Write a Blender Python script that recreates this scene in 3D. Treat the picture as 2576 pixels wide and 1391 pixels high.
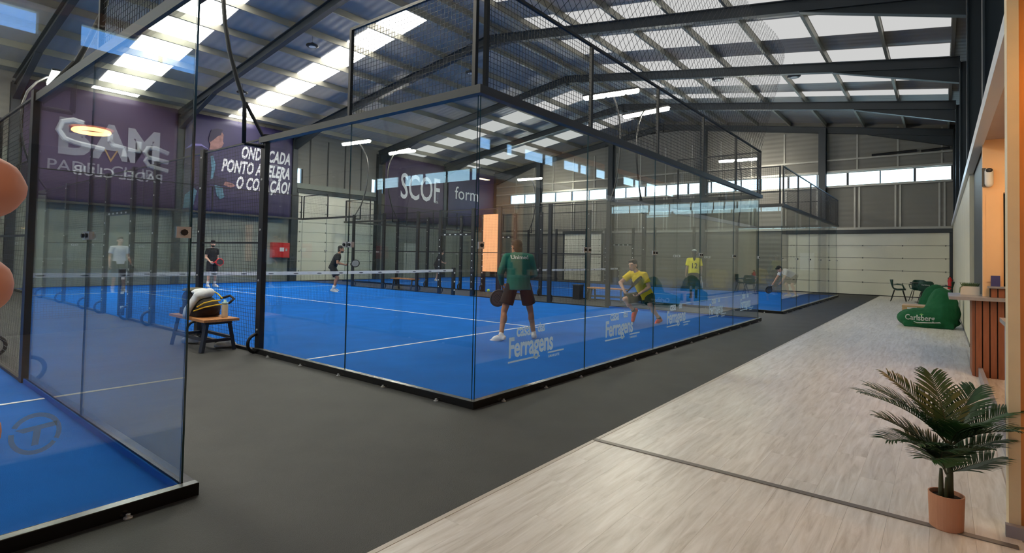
import bpy, bmesh, math, random
from mathutils import Vector, Matrix, Euler, noise as mnoise
from mathutils.bvhtree import BVHTree
random.seed(7)
sc = bpy.context.scene
for o in list(bpy.data.objects): bpy.data.objects.remove(o, do_unlink=True)
C = sc.collection

# ------------------------------------------------------------------ camera
YAW, PITCH, ROLL = 0.9015, 0.0272, 0.0203
CAM = Vector((-3.7607, -3.3985, 1.4004))
fw = Vector((math.sin(YAW)*math.cos(PITCH), math.cos(YAW)*math.cos(PITCH), math.sin(PITCH)))
rt = Vector((math.cos(YAW), -math.sin(YAW), 0.0)); up = rt.cross(fw)
rt2 = rt*math.cos(ROLL)+up*math.sin(ROLL); up2 = -rt*math.sin(ROLL)+up*math.cos(ROLL)
cd = bpy.data.cameras.new('camera'); cam = bpy.data.objects.new('camera', cd); C.objects.link(cam)
cam.matrix_world = Matrix(((rt2.x, up2.x, -fw.x, CAM.x), (rt2.y, up2.y, -fw.y, CAM.y), (rt2.z, up2.z, -fw.z, CAM.z), (0, 0, 0, 1)))
cd.sensor_fit = 'HORIZONTAL'; cd.sensor_width = 36.0; cd.lens = 36.0*1364.23/2576.0
cd.shift_y = -87.33/2576.0; cd.clip_start = 0.02; cd.clip_end = 300
sc.camera = cam

# ------------------------------------------------------------------ world, exposure
sc.view_settings.view_transform = 'Standard'; sc.view_settings.look = 'None'
sc.view_settings.exposure = 0.62; sc.view_settings.gamma = 1.0; sc.view_settings.use_curve_mapping = False
SKYLIGHT_L, SKYLIGHT_SUN_R, LED, SKY = 6.5, 0.42, 120.0, 5.0
sc.cycles.transparent_max_bounces = 40
sc.cycles.max_bounces = 8
sc.cycles.diffuse_bounces = 4
sc.cycles.caustics_reflective = False; sc.cycles.caustics_refractive = False
sc.cycles.sample_clamp_indirect = 6.0
w = bpy.data.worlds.new('sky'); sc.world = w; w.use_nodes = True
nt = w.node_tree; nt.nodes.clear()
tc = nt.nodes.new('ShaderNodeTexCoord'); sx = nt.nodes.new('ShaderNodeSeparateXYZ')
rp = nt.nodes.new('ShaderNodeValToRGB'); bg = nt.nodes.new('ShaderNodeBackground'); ow = nt.nodes.new('ShaderNodeOutputWorld')
nt.links.new(tc.outputs['Generated'], sx.inputs[0]); nt.links.new(sx.outputs['Z'], rp.inputs[0])
e = rp.color_ramp.elements
e[0].position = 0.0; e[0].color = (0.62, 0.90, 1.0, 1)
e[1].position = 1.0; e[1].color = (0.06, 0.20, 0.62, 1)
for pos, c in ((0.12, (0.60, 0.88, 1.0, 1)), (0.24, (0.17, 0.44, 0.95, 1)), (0.5, (0.10, 0.30, 0.80, 1))):
    q = e.new(pos); q.color = c
nt.links.new(rp.outputs[0], bg.inputs[0]); bg.inputs[1].default_value = SKY
nt.links.new(bg.outputs[0], ow.inputs[0])

# ------------------------------------------------------------------ materials
def srgb(r, g, b):
    f = lambda c: (c/255/12.92) if c/255 <= 0.04045 else ((c/255+0.055)/1.055)**2.4
    return (f(r), f(g), f(b))
MATS = {}
def mat(name, col, rough=0.6, metal=0.0, var=0.0, vscale=8.0, bump=0.0, bscale=60.0, stretch=None, spec=None, emit=0.0, ecol=None, rand=0.0):
    if name in MATS: return MATS[name]
    m = bpy.data.materials.new(name); m.use_nodes = True; MATS[name] = m
    t = m.node_tree; b = t.nodes['Principled BSDF']
    b.inputs['Base Color'].default_value = (*col, 1); b.inputs['Roughness'].default_value = rough; b.inputs['Metallic'].default_value = metal
    if spec is not None: b.inputs['Specular IOR Level'].default_value = spec
    if emit: 
        b.inputs['Emission Color'].default_value = (*(ecol or col), 1); b.inputs['Emission Strength'].default_value = emit
    co = t.nodes.new('ShaderNodeTexCoord'); src = co.outputs['Object']
    if stretch:
        mp = t.nodes.new('ShaderNodeMapping'); mp.inputs['Scale'].default_value = stretch
        t.links.new(src, mp.inputs[0]); src = mp.outputs[0]
    if var or rand:
        hs = t.nodes.new('ShaderNodeHueSaturation'); hs.inputs['Color'].default_value = (*col, 1)
        last = None
        if var:
            n = t.nodes.new('ShaderNodeTexNoise'); n.inputs['Scale'].default_value = vscale; n.inputs['Detail'].default_value = 5
            t.links.new(src, n.inputs['Vector'])
            mr = t.nodes.new('ShaderNodeMapRange'); mr.inputs[1].default_value = 0.25; mr.inputs[2].default_value = 0.75
            mr.inputs[3].default_value = 1-var; mr.inputs[4].default_value = 1+var
            t.links.new(n.outputs[0], mr.inputs[0]); last = mr.outputs[0]
        if rand:
            oi = t.nodes.new('ShaderNodeObjectInfo'); mr2 = t.nodes.new('ShaderNodeMapRange')
            mr2.inputs[3].default_value = 1-rand; mr2.inputs[4].default_value = 1+rand
            t.links.new(oi.outputs['Random'], mr2.inputs[0])
            if last:
                mu = t.nodes.new('ShaderNodeMath'); mu.operation = 'MULTIPLY'
                t.links.new(last, mu.inputs[0]); t.links.new(mr2.outputs[0], mu.inputs[1]); last = mu.outputs[0]
            else: last = mr2.outputs[0]
        t.links.new(last, hs.inputs['Value']); t.links.new(hs.outputs[0], b.inputs['Base Color'])
    if bump:
        n2 = t.nodes.new('ShaderNodeTexNoise'); n2.inputs['Scale'].default_value = bscale; n2.inputs['Detail'].default_value = 4
        t.links.new(src, n2.inputs['Vector'])
        bp = t.nodes.new('ShaderNodeBump'); bp.inputs['Strength'].default_value = bump; bp.inputs['Distance'].default_value = 0.02
        t.links.new(n2.outputs[0], bp.inputs['Height']); t.links.new(bp.outputs[0], b.inputs['Normal'])
    return m
def ribbed(name, col, rough, axis, pitch, depth=0.5, var=0.06):
    """sheet metal with ribs: a wave bump across one object axis"""
    m = mat(name, col, rough, var=var, vscale=1.2); t = m.node_tree; b = t.nodes['Principled BSDF']
    co = t.nodes.new('ShaderNodeTexCoord'); wv = t.nodes.new('ShaderNodeTexWave')
    wv.bands_direction = axis; wv.wave_profile = 'SIN'; wv.inputs['Scale'].default_value = 0.314/pitch
    bp = t.nodes.new('ShaderNodeBump'); bp.inputs['Strength'].default_value = depth; bp.inputs['Distance'].default_value = 0.015
    t.links.new(co.outputs['Object'], wv.inputs['Vector']); t.links.new(wv.outputs['Fac'], bp.inputs['Height']); t.links.new(bp.outputs[0], b.inputs['Normal'])
    return m
def glassmat(name, tint, refl=1.0, rough=0.0):
    m = bpy.data.materials.new(name); m.use_nodes = True; MATS[name] = m
    t = m.node_tree; t.nodes.clear()
    out = t.nodes.new('ShaderNodeOutputMaterial'); mx = t.nodes.new('ShaderNodeMixShader')
    tr = t.nodes.new('ShaderNodeBsdfTransparent'); gl = t.nodes.new('ShaderNodeBsdfGlossy')
    tr.inputs[0].default_value = (*tint, 1); gl.inputs['Roughness'].default_value = rough; gl.inputs[0].default_value = (refl, refl, refl, 1)
    lw = t.nodes.new('ShaderNodeLayerWeight'); lw.inputs[0].default_value = 0.5
    pw = t.nodes.new('ShaderNodeMath'); pw.operation = 'POWER'; pw.inputs[1].default_value = 5.0
    ma = t.nodes.new('ShaderNodeMath'); ma.operation = 'MULTIPLY_ADD'; ma.inputs[1].default_value = 0.95; ma.inputs[2].default_value = 0.045
    t.links.new(lw.outputs['Facing'], pw.inputs[0]); t.links.new(pw.outputs[0], ma.inputs[0]); t.links.new(ma.outputs[0], mx.inputs[0])
    t.links.new(tr.outputs[0], mx.inputs[1]); t.links.new(gl.outputs[0], mx.inputs[2]); t.links.new(mx.outputs[0], out.inputs[0])
    return m
def emis(name, col, s):
    m = bpy.data.materials.new(name); m.use_nodes = True; MATS[name] = m
    t = m.node_tree; t.nodes.clear(); out = t.nodes.new('ShaderNodeOutputMaterial'); em = t.nodes.new('ShaderNodeEmission')
    em.inputs[0].default_value = (*col, 1); em.inputs[1].default_value = s; t.links.new(em.outputs[0], out.inputs[0]); return m

GLASS = glassmat('court_glass', (0.955, 0.975, 0.965))
PANE = glassmat('window_glass', (0.96, 0.98, 1.0))
GEDGE = mat('glass_edge', srgb(40, 70, 78), 0.15)
BLACK = mat('black_powder_coat', srgb(22, 22, 24), 0.45)
BEAM = mat('black_gloss_beam', srgb(20, 20, 21), 0.22)
GREYS = mat('grey_powder_coat', srgb(62, 62, 60), 0.42, 0.2, var=0.1, vscale=3)
TURF = mat('blue_turf', srgb(22, 124, 228), 0.92, var=0.10, vscale=1.6, bump=0.9, bscale=260, spec=0.15)
LINE = mat('white_line', srgb(226, 236, 240), 0.85, var=0.05, vscale=30, bump=0.4, bscale=200)
RUBBER = mat('black_rubber_floor', srgb(52, 52, 49), 0.62, var=0.25, vscale=2.2, bump=0.35, bscale=180)
PLANK = mat('whitewashed_oak', srgb(204, 194, 182), 0.40, var=0.16, vscale=5.0, stretch=(1.0, 9.0, 9.0), bump=0.06, bscale=40, rand=0.07)
STEEL = mat('charcoal_steel', srgb(44, 50, 55), 0.45, 0.1, var=0.08, vscale=2)
PURL = mat('galvanised_purlin', srgb(150, 146, 132), 0.5, 0.35, var=0.08, vscale=2)
CHROME = mat('chrome', srgb(205, 205, 202), 0.3, 0.35)
WHITE = mat('white_paint', srgb(225, 225, 220), 0.5)
SHEET = ribbed('roof_sheet', srgb(152, 148, 142), 0.5, 'X', 0.28, 0.6)
WALLS = ribbed('wall_sheet_horizontal', srgb(120, 117, 109), 0.55, 'Z', 0.22, 0.55)
CONC = mat('grey_concrete', srgb(128, 132, 124), 0.8, var=0.12, vscale=1.3, bump=0.2, bscale=40)
GATE = mat('white_gate_panel', srgb(222, 220, 204), 0.5, var=0.05, vscale=0.8)
WIRE = mat('black_wire', srgb(26, 26, 26), 0.5, 0.2)

# ------------------------------------------------------------------ mesh helpers
class MB:
    def __init__(s): s.v = []; s.f = []; s.mi = []
    def add(s, vs, fs, k=0):
        n = len(s.v); s.v += [tuple(a) for a in vs]; s.f += [tuple(i+n for i in f) for f in fs]; s.mi += [k]*len(fs); return s
    def box(s, a, b, k=0):
        x0, y0, z0 = a; x1, y1, z1 = b
        return s.add([(x0,y0,z0),(x1,y0,z0),(x1,y1,z0),(x0,y1,z0),(x0,y0,z1),(x1,y0,z1),(x1,y1,z1),(x0,y1,z1)],
              [(0,3,2,1),(4,5,6,7),(0,1,5,4),(1,2,6,5),(2,3,7,6),(3,0,4,7)], k)
    def prism(s, prof, p0, p1, au, av, k=0):
        p0, p1, au, av = map(Vector, (p0, p1, au, av)); n = len(prof)
        vs = [p0+au*a+av*b for a, b in prof]+[p1+au*a+av*b for a, b in prof]
        return s.add(vs, [tuple(range(n))[::-1], tuple(range(n, 2*n))]+[(i, (i+1) % n, n+(i+1) % n, n+i) for i in range(n)], k)
    def bar(s, p0, p1, w, h, k=0):
        p0, p1 = Vector(p0), Vector(p1); d = (p1-p0).normalized()
        u = d.cross(Vector((0, 0, 1)));  u = u.normalized() if u.length > 1e-4 else Vector((1, 0, 0))
        v = u.cross(d); return s.prism([(-w/2,-h/2),(w/2,-h/2),(w/2,h/2),(-w/2,h/2)], p0, p1, u, v, k)
    def tube(s, pts, r, n=8, k=0, cap=True, ry=None):
        pts = [Vector(q) for q in pts]; m = len(pts); rs = r if isinstance(r, (list, tuple)) else [r]*m
        d0 = (pts[1]-pts[0]).normalized(); u = d0.orthogonal().normalized(); vs = []
        for i, q in enumerate(pts):
            d = (pts[min(i+1, m-1)]-pts[max(i-1, 0)]).normalized()
            u = (u-d*u.dot(d)).normalized(); v = d.cross(u)
            for j in range(n):
                a = 2*math.pi*j/n; vs.append(q+u*math.cos(a)*rs[i]+v*math.sin(a)*(rs[i] if ry is None else ry))
        fs = [(i*n+j, i*n+(j+1) % n, (i+1)*n+(j+1) % n, (i+1)*n+j) for i in range(m-1) for j in range(n)]
        if cap: fs += [tuple(range(n))[::-1], tuple((m-1)*n+j for j in range(n))]
        return s.add(vs, fs, k)
    def lathe(s, prof, c=(0,0,0), n=24, k=0, sx=1, sy=1):
        c = Vector(c); m = len(prof)
        vs = [c+Vector((r*sx*math.cos(2*math.pi*j/n), r*sy*math.sin(2*math.pi*j/n), z)) for r, z in prof for j in range(n)]
        fs = [(i*n+j, i*n+(j+1) % n, (i+1)*n+(j+1) % n, (i+1)*n+j) for i in range(m-1) for j in range(n)]
        fs += [tuple(range(n))[::-1], tuple((m-1)*n+j for j in range(n))]
        return s.add(vs, fs, k)
    def capsule(s, p0, p1, r0, r1, n=12, k=0):
        p0, p1 = Vector(p0), Vector(p1); d = p1-p0; L = d.length; d = d/L if L > 1e-6 else Vector((0,0,1))
        pts, rs = [], []
        for a in (-80, -55, -30, 0): pts.append(p0+d*r0*math.sin(math.radians(a))); rs.append(r0*math.cos(math.radians(a)))
        for a in (0, 30, 55, 80): pts.append(p1+d*r1*math.sin(math.radians(a))); rs.append(r1*math.cos(math.radians(a)))
        return s.tube(pts, rs, n, k)
    def ell(s, c, r, rot=None, n=16, k=0):
        c = Vector(c); R = rot if rot is not None else Matrix.Identity(3); m = 9; vs = []; fs = []
        for i in range(m):
            a = -math.pi/2+math.pi*(i+0.5)/m
            for j in range(n):
                b = 2*math.pi*j/n; vs.append(c+R @ Vector((r[0]*math.cos(a)*math.cos(b), r[1]*math.cos(a)*math.sin(b), r[2]*math.sin(a))))
        fs = [(i*n+j, i*n+(j+1) % n, (i+1)*n+(j+1) % n, (i+1)*n+j) for i in range(m-1) for j in range(n)]
        fs += [tuple(range(n))[::-1], tuple((m-1)*n+j for j in range(n))]
        return s.add(vs, fs, k)
    def frust(s, p0, p1, ra, rb, k=0, n=18, ax=None):
        """elliptic frustum with flat ends; ra, rb = (rx, ry)"""
        p0, p1 = Vector(p0), Vector(p1); d = (p1-p0).normalized()
        u = Vector(ax) if ax else Vector((1, 0, 0)); u = (u-d*u.dot(d)).normalized(); v = d.cross(u); vs = []
        for q, r in ((p0, ra), (p1, rb)):
            for j in range(n):
                b = 2*math.pi*j/n; vs.append(q+u*r[0]*math.cos(b)+v*r[1]*math.sin(b))
        return s.add(vs, [tuple(range(n))[::-1], tuple(range(n, 2*n))]+[(j, (j+1) % n, n+(j+1) % n, n+j) for j in range(n)], k)
    def mesh(s, name, mats, smooth=False, origin=(0,0,0)):
        me = bpy.data.meshes.new(name); o = Vector(origin)
        me.from_pydata([tuple(Vector(v)-o) for v in s.v] if o.length else s.v, [], s.f); me.update()
        for m in (mats if isinstance(mats, (list, tuple)) else [mats]): me.materials.append(m)
        if isinstance(mats, (list, tuple)) and len(mats) > 1: me.polygons.foreach_set('material_index', s.mi)
        bm = bmesh.new(); bm.from_mesh(me); bmesh.ops.recalc_face_normals(bm, faces=bm.faces); bm.to_mesh(me); bm.free()
        if smooth: me.polygons.foreach_set('use_smooth', [True]*len(me.polygons))
        return me
    def build(s, name, mats, parent=None, smooth=False, origin=None, loc=None, remesh=0, smoothit=0, label=None, kind=None):
        if origin is None: origin = parent_base(parent) if parent else (0, 0, 0)
        me = s.mesh(name, mats, smooth, origin)
        return put(name, me, parent, loc, remesh, smoothit, label, kind)
TMP = bpy.data.scenes.new('scratch')
def evaluated(o):
    """mesh of an object with its modifiers applied, made in a scratch scene"""
    TMP.collection.objects.link(o)
    with bpy.context.temp_override(scene=TMP, view_layer=TMP.view_layers[0]):
        dg = bpy.context.evaluated_depsgraph_get(); me = bpy.data.meshes.new_from_object(o.evaluated_get(dg))
    TMP.collection.objects.unlink(o); return me
def parent_base(o):
    b = Vector((0, 0, 0))
    while o is not None: b = b+o.location; o = o.parent
    return b
def put(name, me, parent=None, loc=None, remesh=0, smoothit=0, label=None, kind=None):
    o = bpy.data.objects.new(name, me)
    if remesh:
        md = o.modifiers.new('r', 'REMESH'); md.mode = 'VOXEL'; md.voxel_size = remesh; md.use_smooth_shade = True
        if smoothit: s2 = o.modifiers.new('s', 'SMOOTH'); s2.iterations = smoothit; s2.factor = 0.5
        me2 = evaluated(o)
        o.modifiers.clear(); o.data = me2; bpy.data.meshes.remove(me)
        me2.polygons.foreach_set('use_smooth', [True]*len(me2.polygons)); me2.name = name
    C.objects.link(o)
    if parent: o.parent = parent
    if loc: o.location = loc
    if label: o['label'] = label
    if kind: o['kind'] = kind
    return o
def empty(name, loc=(0,0,0), rz=0.0, kind=None):
    o = bpy.data.objects.new(name, None); C.objects.link(o); o.location = loc; o.rotation_euler = (0, 0, rz); o.empty_display_size = 0.1
    if kind: o['kind'] = kind
    return o
def tag(o, label, cat, group=None):
    o['label'] = label; o['category'] = cat
    if group: o['group'] = group
    return o
def copy_tree(o, parent=None):
    c = o.copy(); C.objects.link(c); c.parent = parent
    for ch in o.children: copy_tree(ch, c)
    return c
def text(name, body, size, m, parent, origin, ax=(1,0,0), ay=(0,0,1), extrude=0.002, shear=0.0, bold=0.0, align='LEFT', sx=1.0, space=1.0, line=1.0):
    cu = bpy.data.curves.new(name, 'FONT'); cu.body = body; cu.size = size; cu.extrude = extrude; cu.shear = shear; cu.offset = bold*size
    cu.align_x = align; cu.space_character = space; cu.space_line = line; cu.resolution_u = 3
    t = bpy.data.objects.new(name, cu); me = evaluated(t); bpy.data.objects.remove(t)
    X = Vector(ax).normalized(); Y = Vector(ay).normalized(); Z = X.cross(Y); b = parent_base(parent) if parent else Vector((0,0,0))
    o3 = Vector(origin)-b
    for v in me.vertices: v.co = o3+X*v.co.x*sx+Y*v.co.y+Z*v.co.z
    me.materials.clear(); me.materials.append(m)
    return put(name, me, parent)
def stick_on(o, target, direction, off=0.003):
    """press a flat print mesh onto a curved surface along a direction (both in the same local space)"""
    bvh = BVHTree.FromPolygons([v.co.copy() for v in target.data.vertices], [p.vertices[:] for p in target.data.polygons])
    d = Vector(direction).normalized()
    bm = bmesh.new(); bm.from_mesh(o.data); bmesh.ops.triangulate(bm, faces=bm.faces)
    bmesh.ops.subdivide_edges(bm, edges=[e for e in bm.edges if e.calc_length() > 0.04], cuts=2, use_grid_fill=True)
    bm.to_mesh(o.data); bm.free()
    for v in o.data.vertices:
        h = bvh.ray_cast(v.co-d*2.0, d)
        if h[0] is not None: v.co = h[0]-d*off
# ================================================================== SETTING
def plank_mat():
    m = mat('whitewashed_oak_plank', srgb(204, 196, 184), 0.36); t = m.node_tree; b = t.nodes['Principled BSDF']
    g = t.nodes.new('ShaderNodeNewGeometry'); oi = t.nodes.new('ShaderNodeObjectInfo')
    ml = t.nodes.new('ShaderNodeVectorMath'); ml.operation = 'MULTIPLY_ADD'
    cx = t.nodes.new('ShaderNodeCombineXYZ')
    for i in range(3): t.links.new(oi.outputs['Random'], cx.inputs[i])
    ml.inputs[1].default_value = (37, 53, 11); t.links.new(cx.outputs[0], ml.inputs[0]); t.links.new(g.outputs['Position'], ml.inputs[2])
    mp = t.nodes.new('ShaderNodeMapping'); mp.inputs['Scale'].default_value = (1.1, 11, 5); t.links.new(ml.outputs[0], mp.inputs[0])
    n = t.nodes.new('ShaderNodeTexNoise'); n.inputs['Scale'].default_value = 2.2; n.inputs['Detail'].default_value = 8; n.inputs['Roughness'].default_value = 0.62; n.inputs['Distortion'].default_value = 0.6
    t.links.new(mp.outputs[0], n.inputs['Vector'])
    cr = t.nodes.new('ShaderNodeValToRGB'); E = cr.color_ramp.elements
    E[0].position = 0.28; E[0].color = (*srgb(190, 182, 170), 1); E[1].position = 0.66; E[1].color = (*srgb(234, 230, 224), 1)
    q = E.new(0.45); q.color = (*srgb(216, 210, 201), 1)
    hs = t.nodes.new('ShaderNodeHueSaturation'); mr = t.nodes.new('ShaderNodeMapRange'); mr.inputs[3].default_value = 0.94; mr.inputs[4].default_value = 1.05
    t.links.new(oi.outputs['Random'], mr.inputs[0]); t.links.new(mr.outputs[0], hs.inputs['Value'])
    t.links.new(n.outputs[0], cr.inputs[0]); t.links.new(cr.outputs[0], hs.inputs['Color']); t.links.new(hs.outputs[0], b.inputs['Base Color'])
    bp = t.nodes.new('ShaderNodeBump'); bp.inputs['Strength'].default_value = 0.12; bp.inputs['Distance'].default_value = 0.01
    t.links.new(n.outputs[0], bp.inputs['Height']); t.links.new(bp.outputs[0], b.inputs['Normal'])
    return m
PLANKM = plank_mat()
YC = -3.79            # clubhouse front plane
XE, YF, XW, YB = 25.0, 21.0, -15.0, -8.0
RY, RZ, SL = 8.7, 9.1, 0.15
def zroof(y): return RZ-SL*abs(y-RY)

o = MB().box((XW, -1.31, -0.12), (XE, YF, 0)).build('floor', RUBBER, kind='structure')
wf = MB().box((XW, YB, -0.12), (XE, -1.31, 0.002)).build('floor_wood', PLANKM, kind='structure')
pm = MB().box((0, 0, 0), (1.2192, 0.1847, 0.009)).mesh('plank', PLANKM)
rows = 13
for r in range(rows):
    y = -1.31-0.1855*(r+1); off = -(r*0.437 % 1.22)
    for k in range(23):
        x = -2.9+off+k*1.22
        if x+1.22 > XE: continue
        put('plank', pm, wf, (x, y, 0.0))
MB().box((-0.075, YC+0.09, 0.006), (-0.03, -1.31, 0.014)).build('trim_1', mat('floor_joint_strip', srgb(120, 112, 104), 0.45, 0.3), kind='structure')
MB().box((-2.95, -1.335, 0.002), (XE-0.1, -1.305, 0.011)).build('trim_2', mat('floor_edge_strip', srgb(196, 188, 176), 0.4), kind='structure')

# ---- ceiling: sheets, rafters, purlins, skylight panels and glowing sun bands
ceil = empty('ceiling', (0, 0, 0), kind='structure')
for sgn, ya, yb in ((1, RY, YF+0.2), (-1, RY, -4.2)):
    MB().prism([(ya, zroof(ya)), (yb, zroof(yb)), (yb, zroof(yb)+0.09), (ya, zroof(ya)+0.09)], (XW-0.2, 0, 0), (XE+0.3, 0, 0), (0,1,0), (0,0,1)).build('roof_sheet', SHEET, ceil)
I_W = 0.17
def iprof(w, h, tf=0.022, tw=0.014):
    return [(-w/2,0),(w/2,0),(w/2,tf),(tw/2,tf),(tw/2,h-tf),(w/2,h-tf),(w/2,h),(-w/2,h),(-w/2,h-tf),(-tw/2,h-tf),(-tw/2,tf),(-w/2,tf)]
def zraf(y): return zroof(y)-0.5
FR = (-10, -5, 0, 5, 10, 15, 20, 24.88)
for X in FR:
    for ya, yb in ((RY, YF-0.05), (RY, YC-0.02)):
        MB().prism(iprof(I_W, 0.3), (X, ya, zraf(ya)), (X, yb, zraf(yb)), (1,0,0), (0,0,1)).build('rafter', STEEL, ceil)
    MB().prism([(RY-0.9, zraf(RY-0.9)), (RY+0.9, zraf(RY+0.9)), (RY+0.35, zraf(RY)-0.13), (RY-0.35, zraf(RY)-0.13)], (X-I_W/2, 0, 0), (X+I_W/2, 0, 0), (0,1,0), (0,0,1)).build('apex_haunch', STEEL, ceil)
    MB().box((X-I_W/2-0.012, RY-0.012, zraf(RY)-0.14), (X+I_W/2+0.012, RY+0.012, zraf(RY)+0.3)).build('splice_plate', STEEL, ceil)
    for yw, yi in ((YC, -0.85), (YF-0.25, YF-0.25-2.95)):
        zb = 6.33
        d = 1 if yi > yw else -1
        MB().prism([(yw, zraf(yw)), (yi, zraf(yi)), (yw, zb)], (X-0.008, 0, 0), (X+0.008, 0, 0), (0,1,0), (0,0,1)).build('haunch_web', STEEL, ceil)
        MB().prism([(-I_W/2, 0), (I_W/2, 0), (I_W/2, 0.022), (-I_W/2, 0.022)], (X, yw, zb-0.022), (X, yi, zraf(yi)-0.022), (1,0,0), (0,0,1)).build('haunch_flange', STEEL, ceil)
PUR = [9.3, 10.85, 12.4, 13.95, 15.5, 17.05, 18.6, 20.15]+[8.1, 6.8, 5.3, 3.8, 2.3, 0.8, -0.7, -2.2, -3.65]
cprof = [(-0.035, 0), (0.035, 0), (0.035, 0.014), (-0.021, 0.014), (-0.021, 0.186), (0.035, 0.186), (0.035, 0.2), (-0.035, 0.2)]
pmL = MB().prism(cprof, (XW, 0, 0), (XE, 0, 0), (0,1,0), (0,0,1)).mesh('purlin', PURL)
for y in PUR:
    put('purlin', pmL, ceil, (0, y, zroof(y)-0.2))
SKL = emis('skylight_sheet_bright', (1.0, 0.985, 0.93), SKYLIGHT_L); SKR = emis('skylight_and_sun_band_dim', (0.97, 0.97, 0.96), SKYLIGHT_SUN_R)
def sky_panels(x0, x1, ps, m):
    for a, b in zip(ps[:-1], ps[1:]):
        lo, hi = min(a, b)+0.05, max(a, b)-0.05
        MB().prism([(lo, zroof(lo)-0.014), (hi, zroof(hi)-0.014), (hi, zroof(hi)-0.004), (lo, zroof(lo)-0.004)], (x0, 0, 0), (x1, 0, 0), (0,1,0), (0,0,1)).build('skylight_sun_panel', m, ceil)
PL = [9.3, 10.85, 12.4, 13.95, 15.5, 17.05, 18.6, 20.15, 21.0]; PR = [6.8, 5.3, 3.8, 2.3, 0.8, -0.7, -2.2, -3.65]
for xc in (-7.5, -2.1, 2.97, 7.47): sky_panels(xc-0.53, xc+0.53, PL, SKL)
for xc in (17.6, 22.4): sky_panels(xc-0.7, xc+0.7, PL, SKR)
for a, b in ((-9.2, -8.0), (-3.3, -2.0), (1.6, 3.1), (4.4, 5.3), (6.6, 8.1), (9.45, 10.4), (11.55, 13.1), (14.4, 15.5), (16.5, 17.9), (19.1, 19.8)): sky_panels(a, b, PR, SKR)  # dim skylight sheets; the off-centre bands stand in for sunlight on the roof

# ---- end wall beyond the third court (x = 25)
WZ0, WZ1 = 4.93, 5.56
wb = MB().box((XE, YB, 0), (XE+0.18, YF+0.2, WZ0)).build('wall_back', WALLS, kind='structure')
MB().prism([(YB, WZ1), (YF+0.2, WZ1), (YF+0.2, zroof(YF)+0.1), (RY, RZ+0.1), (-4.2, zroof(-4.2)+0.1), (YB, 6.7)], (XE, 0, 0), (XE+0.18, 0, 0), (0,1,0), (0,0,1)).build('gable', WALLS, wb)
GALV = mat('galvanised_channel', srgb(160, 158, 150), 0.4, 0.4, var=0.06)
for y in [-3.44+1.5*i for i in range(16)]:
    if y > 20.5: break
    for dy in (-0.085, 0.085):
        MB().box((XE-0.05, y+dy-0.035, 2.98), (XE, y+dy+0.035, WZ0)).build('stud', GALV, wb)
    MB().box((XE-0.05, y-0.03, WZ1), (XE, y+0.03, min(zroof(y)-0.1, 7.6))).build('stud', GALV, wb)
for z0, z1, d in ((2.9, 3.02, 0.12), (WZ0-0.07, WZ0, 0.12), (WZ1, WZ1+0.09, 0.1), (6.1, 6.17, 0.09)):
    MB().box((XE-d, -3.78, z0), (XE, YF, z1)).build('rail', GALV, wb)
for y in (0.9, 6.4, 11.8, 17.0):
    MB().prism([(a-0.0, b) for a, b in iprof(0.30, 0.32)], (XE-0.40, y, 0), (XE-0.40, y, zroof(y)-0.3), (0,1,0), (1,0,0)).build('column', STEEL, wb)
for i, (ya, yb) in enumerate(((-1.0, -2.6), (-2.75, -3.7))):
    MB().tube([(XE-0.13, ya, 6.22), (XE-0.13, yb, 6.27)], 0.05, 8).build('pipe_lagging', BLACK, wb)
def window_strip(name, fixed, axis, a, b, z0, z1, step, tint=None):
    """a long window: frame rails, mullions and one glass pane per light"""
    wd = empty(name, (0, 0, 0), kind='structure')
    P = (lambda s0, s1, z0, z1, d0, d1: ((fixed+d0, s0, z0), (fixed+d1, s1, z1))) if axis == 'y' else (lambda s0, s1, z0, z1, d0, d1: ((s0, fixed+d0, z0), (s1, fixed+d1, z1)))
    MB().box(*P(a, b, z0, z0+0.04, 0.0, 0.1)).build('frame_rail', GALV, wd); MB().box(*P(a, b, z1-0.04, z1, 0.0, 0.1)).build('frame_rail', GALV, wd)
    n = max(1, round((b-a)/step)); L = (b-a)/n
    for i in range(n+1):
        s = a+L*i; wdt = 0.045 if i % 2 else 0.025
        MB().box(*P(s-wdt, s+wdt, z0+0.04, z1-0.04, 0.0, 0.09)).build('mullion', STEEL, wd)
    for i in range(n):
        MB().box(*P(a+L*i+0.03, a+L*(i+1)-0.03, z0+0.03, z1-0.03, 0.05, 0.06)).build('pane', PANE, wd)
    return wd
window_strip('window_1', XE, 'y', -3.76, 19.6, WZ0, WZ1, 1.25)
MB().box((XE, 19.6, WZ0), (XE+0.18, YF+0.2, WZ1)).build('wall_back_infill', WALLS, wb)
MB().box((XE, YB, WZ0), (XE+0.18, -3.76, WZ1)).build('wall_back_infill', WALLS, wb)

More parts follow.
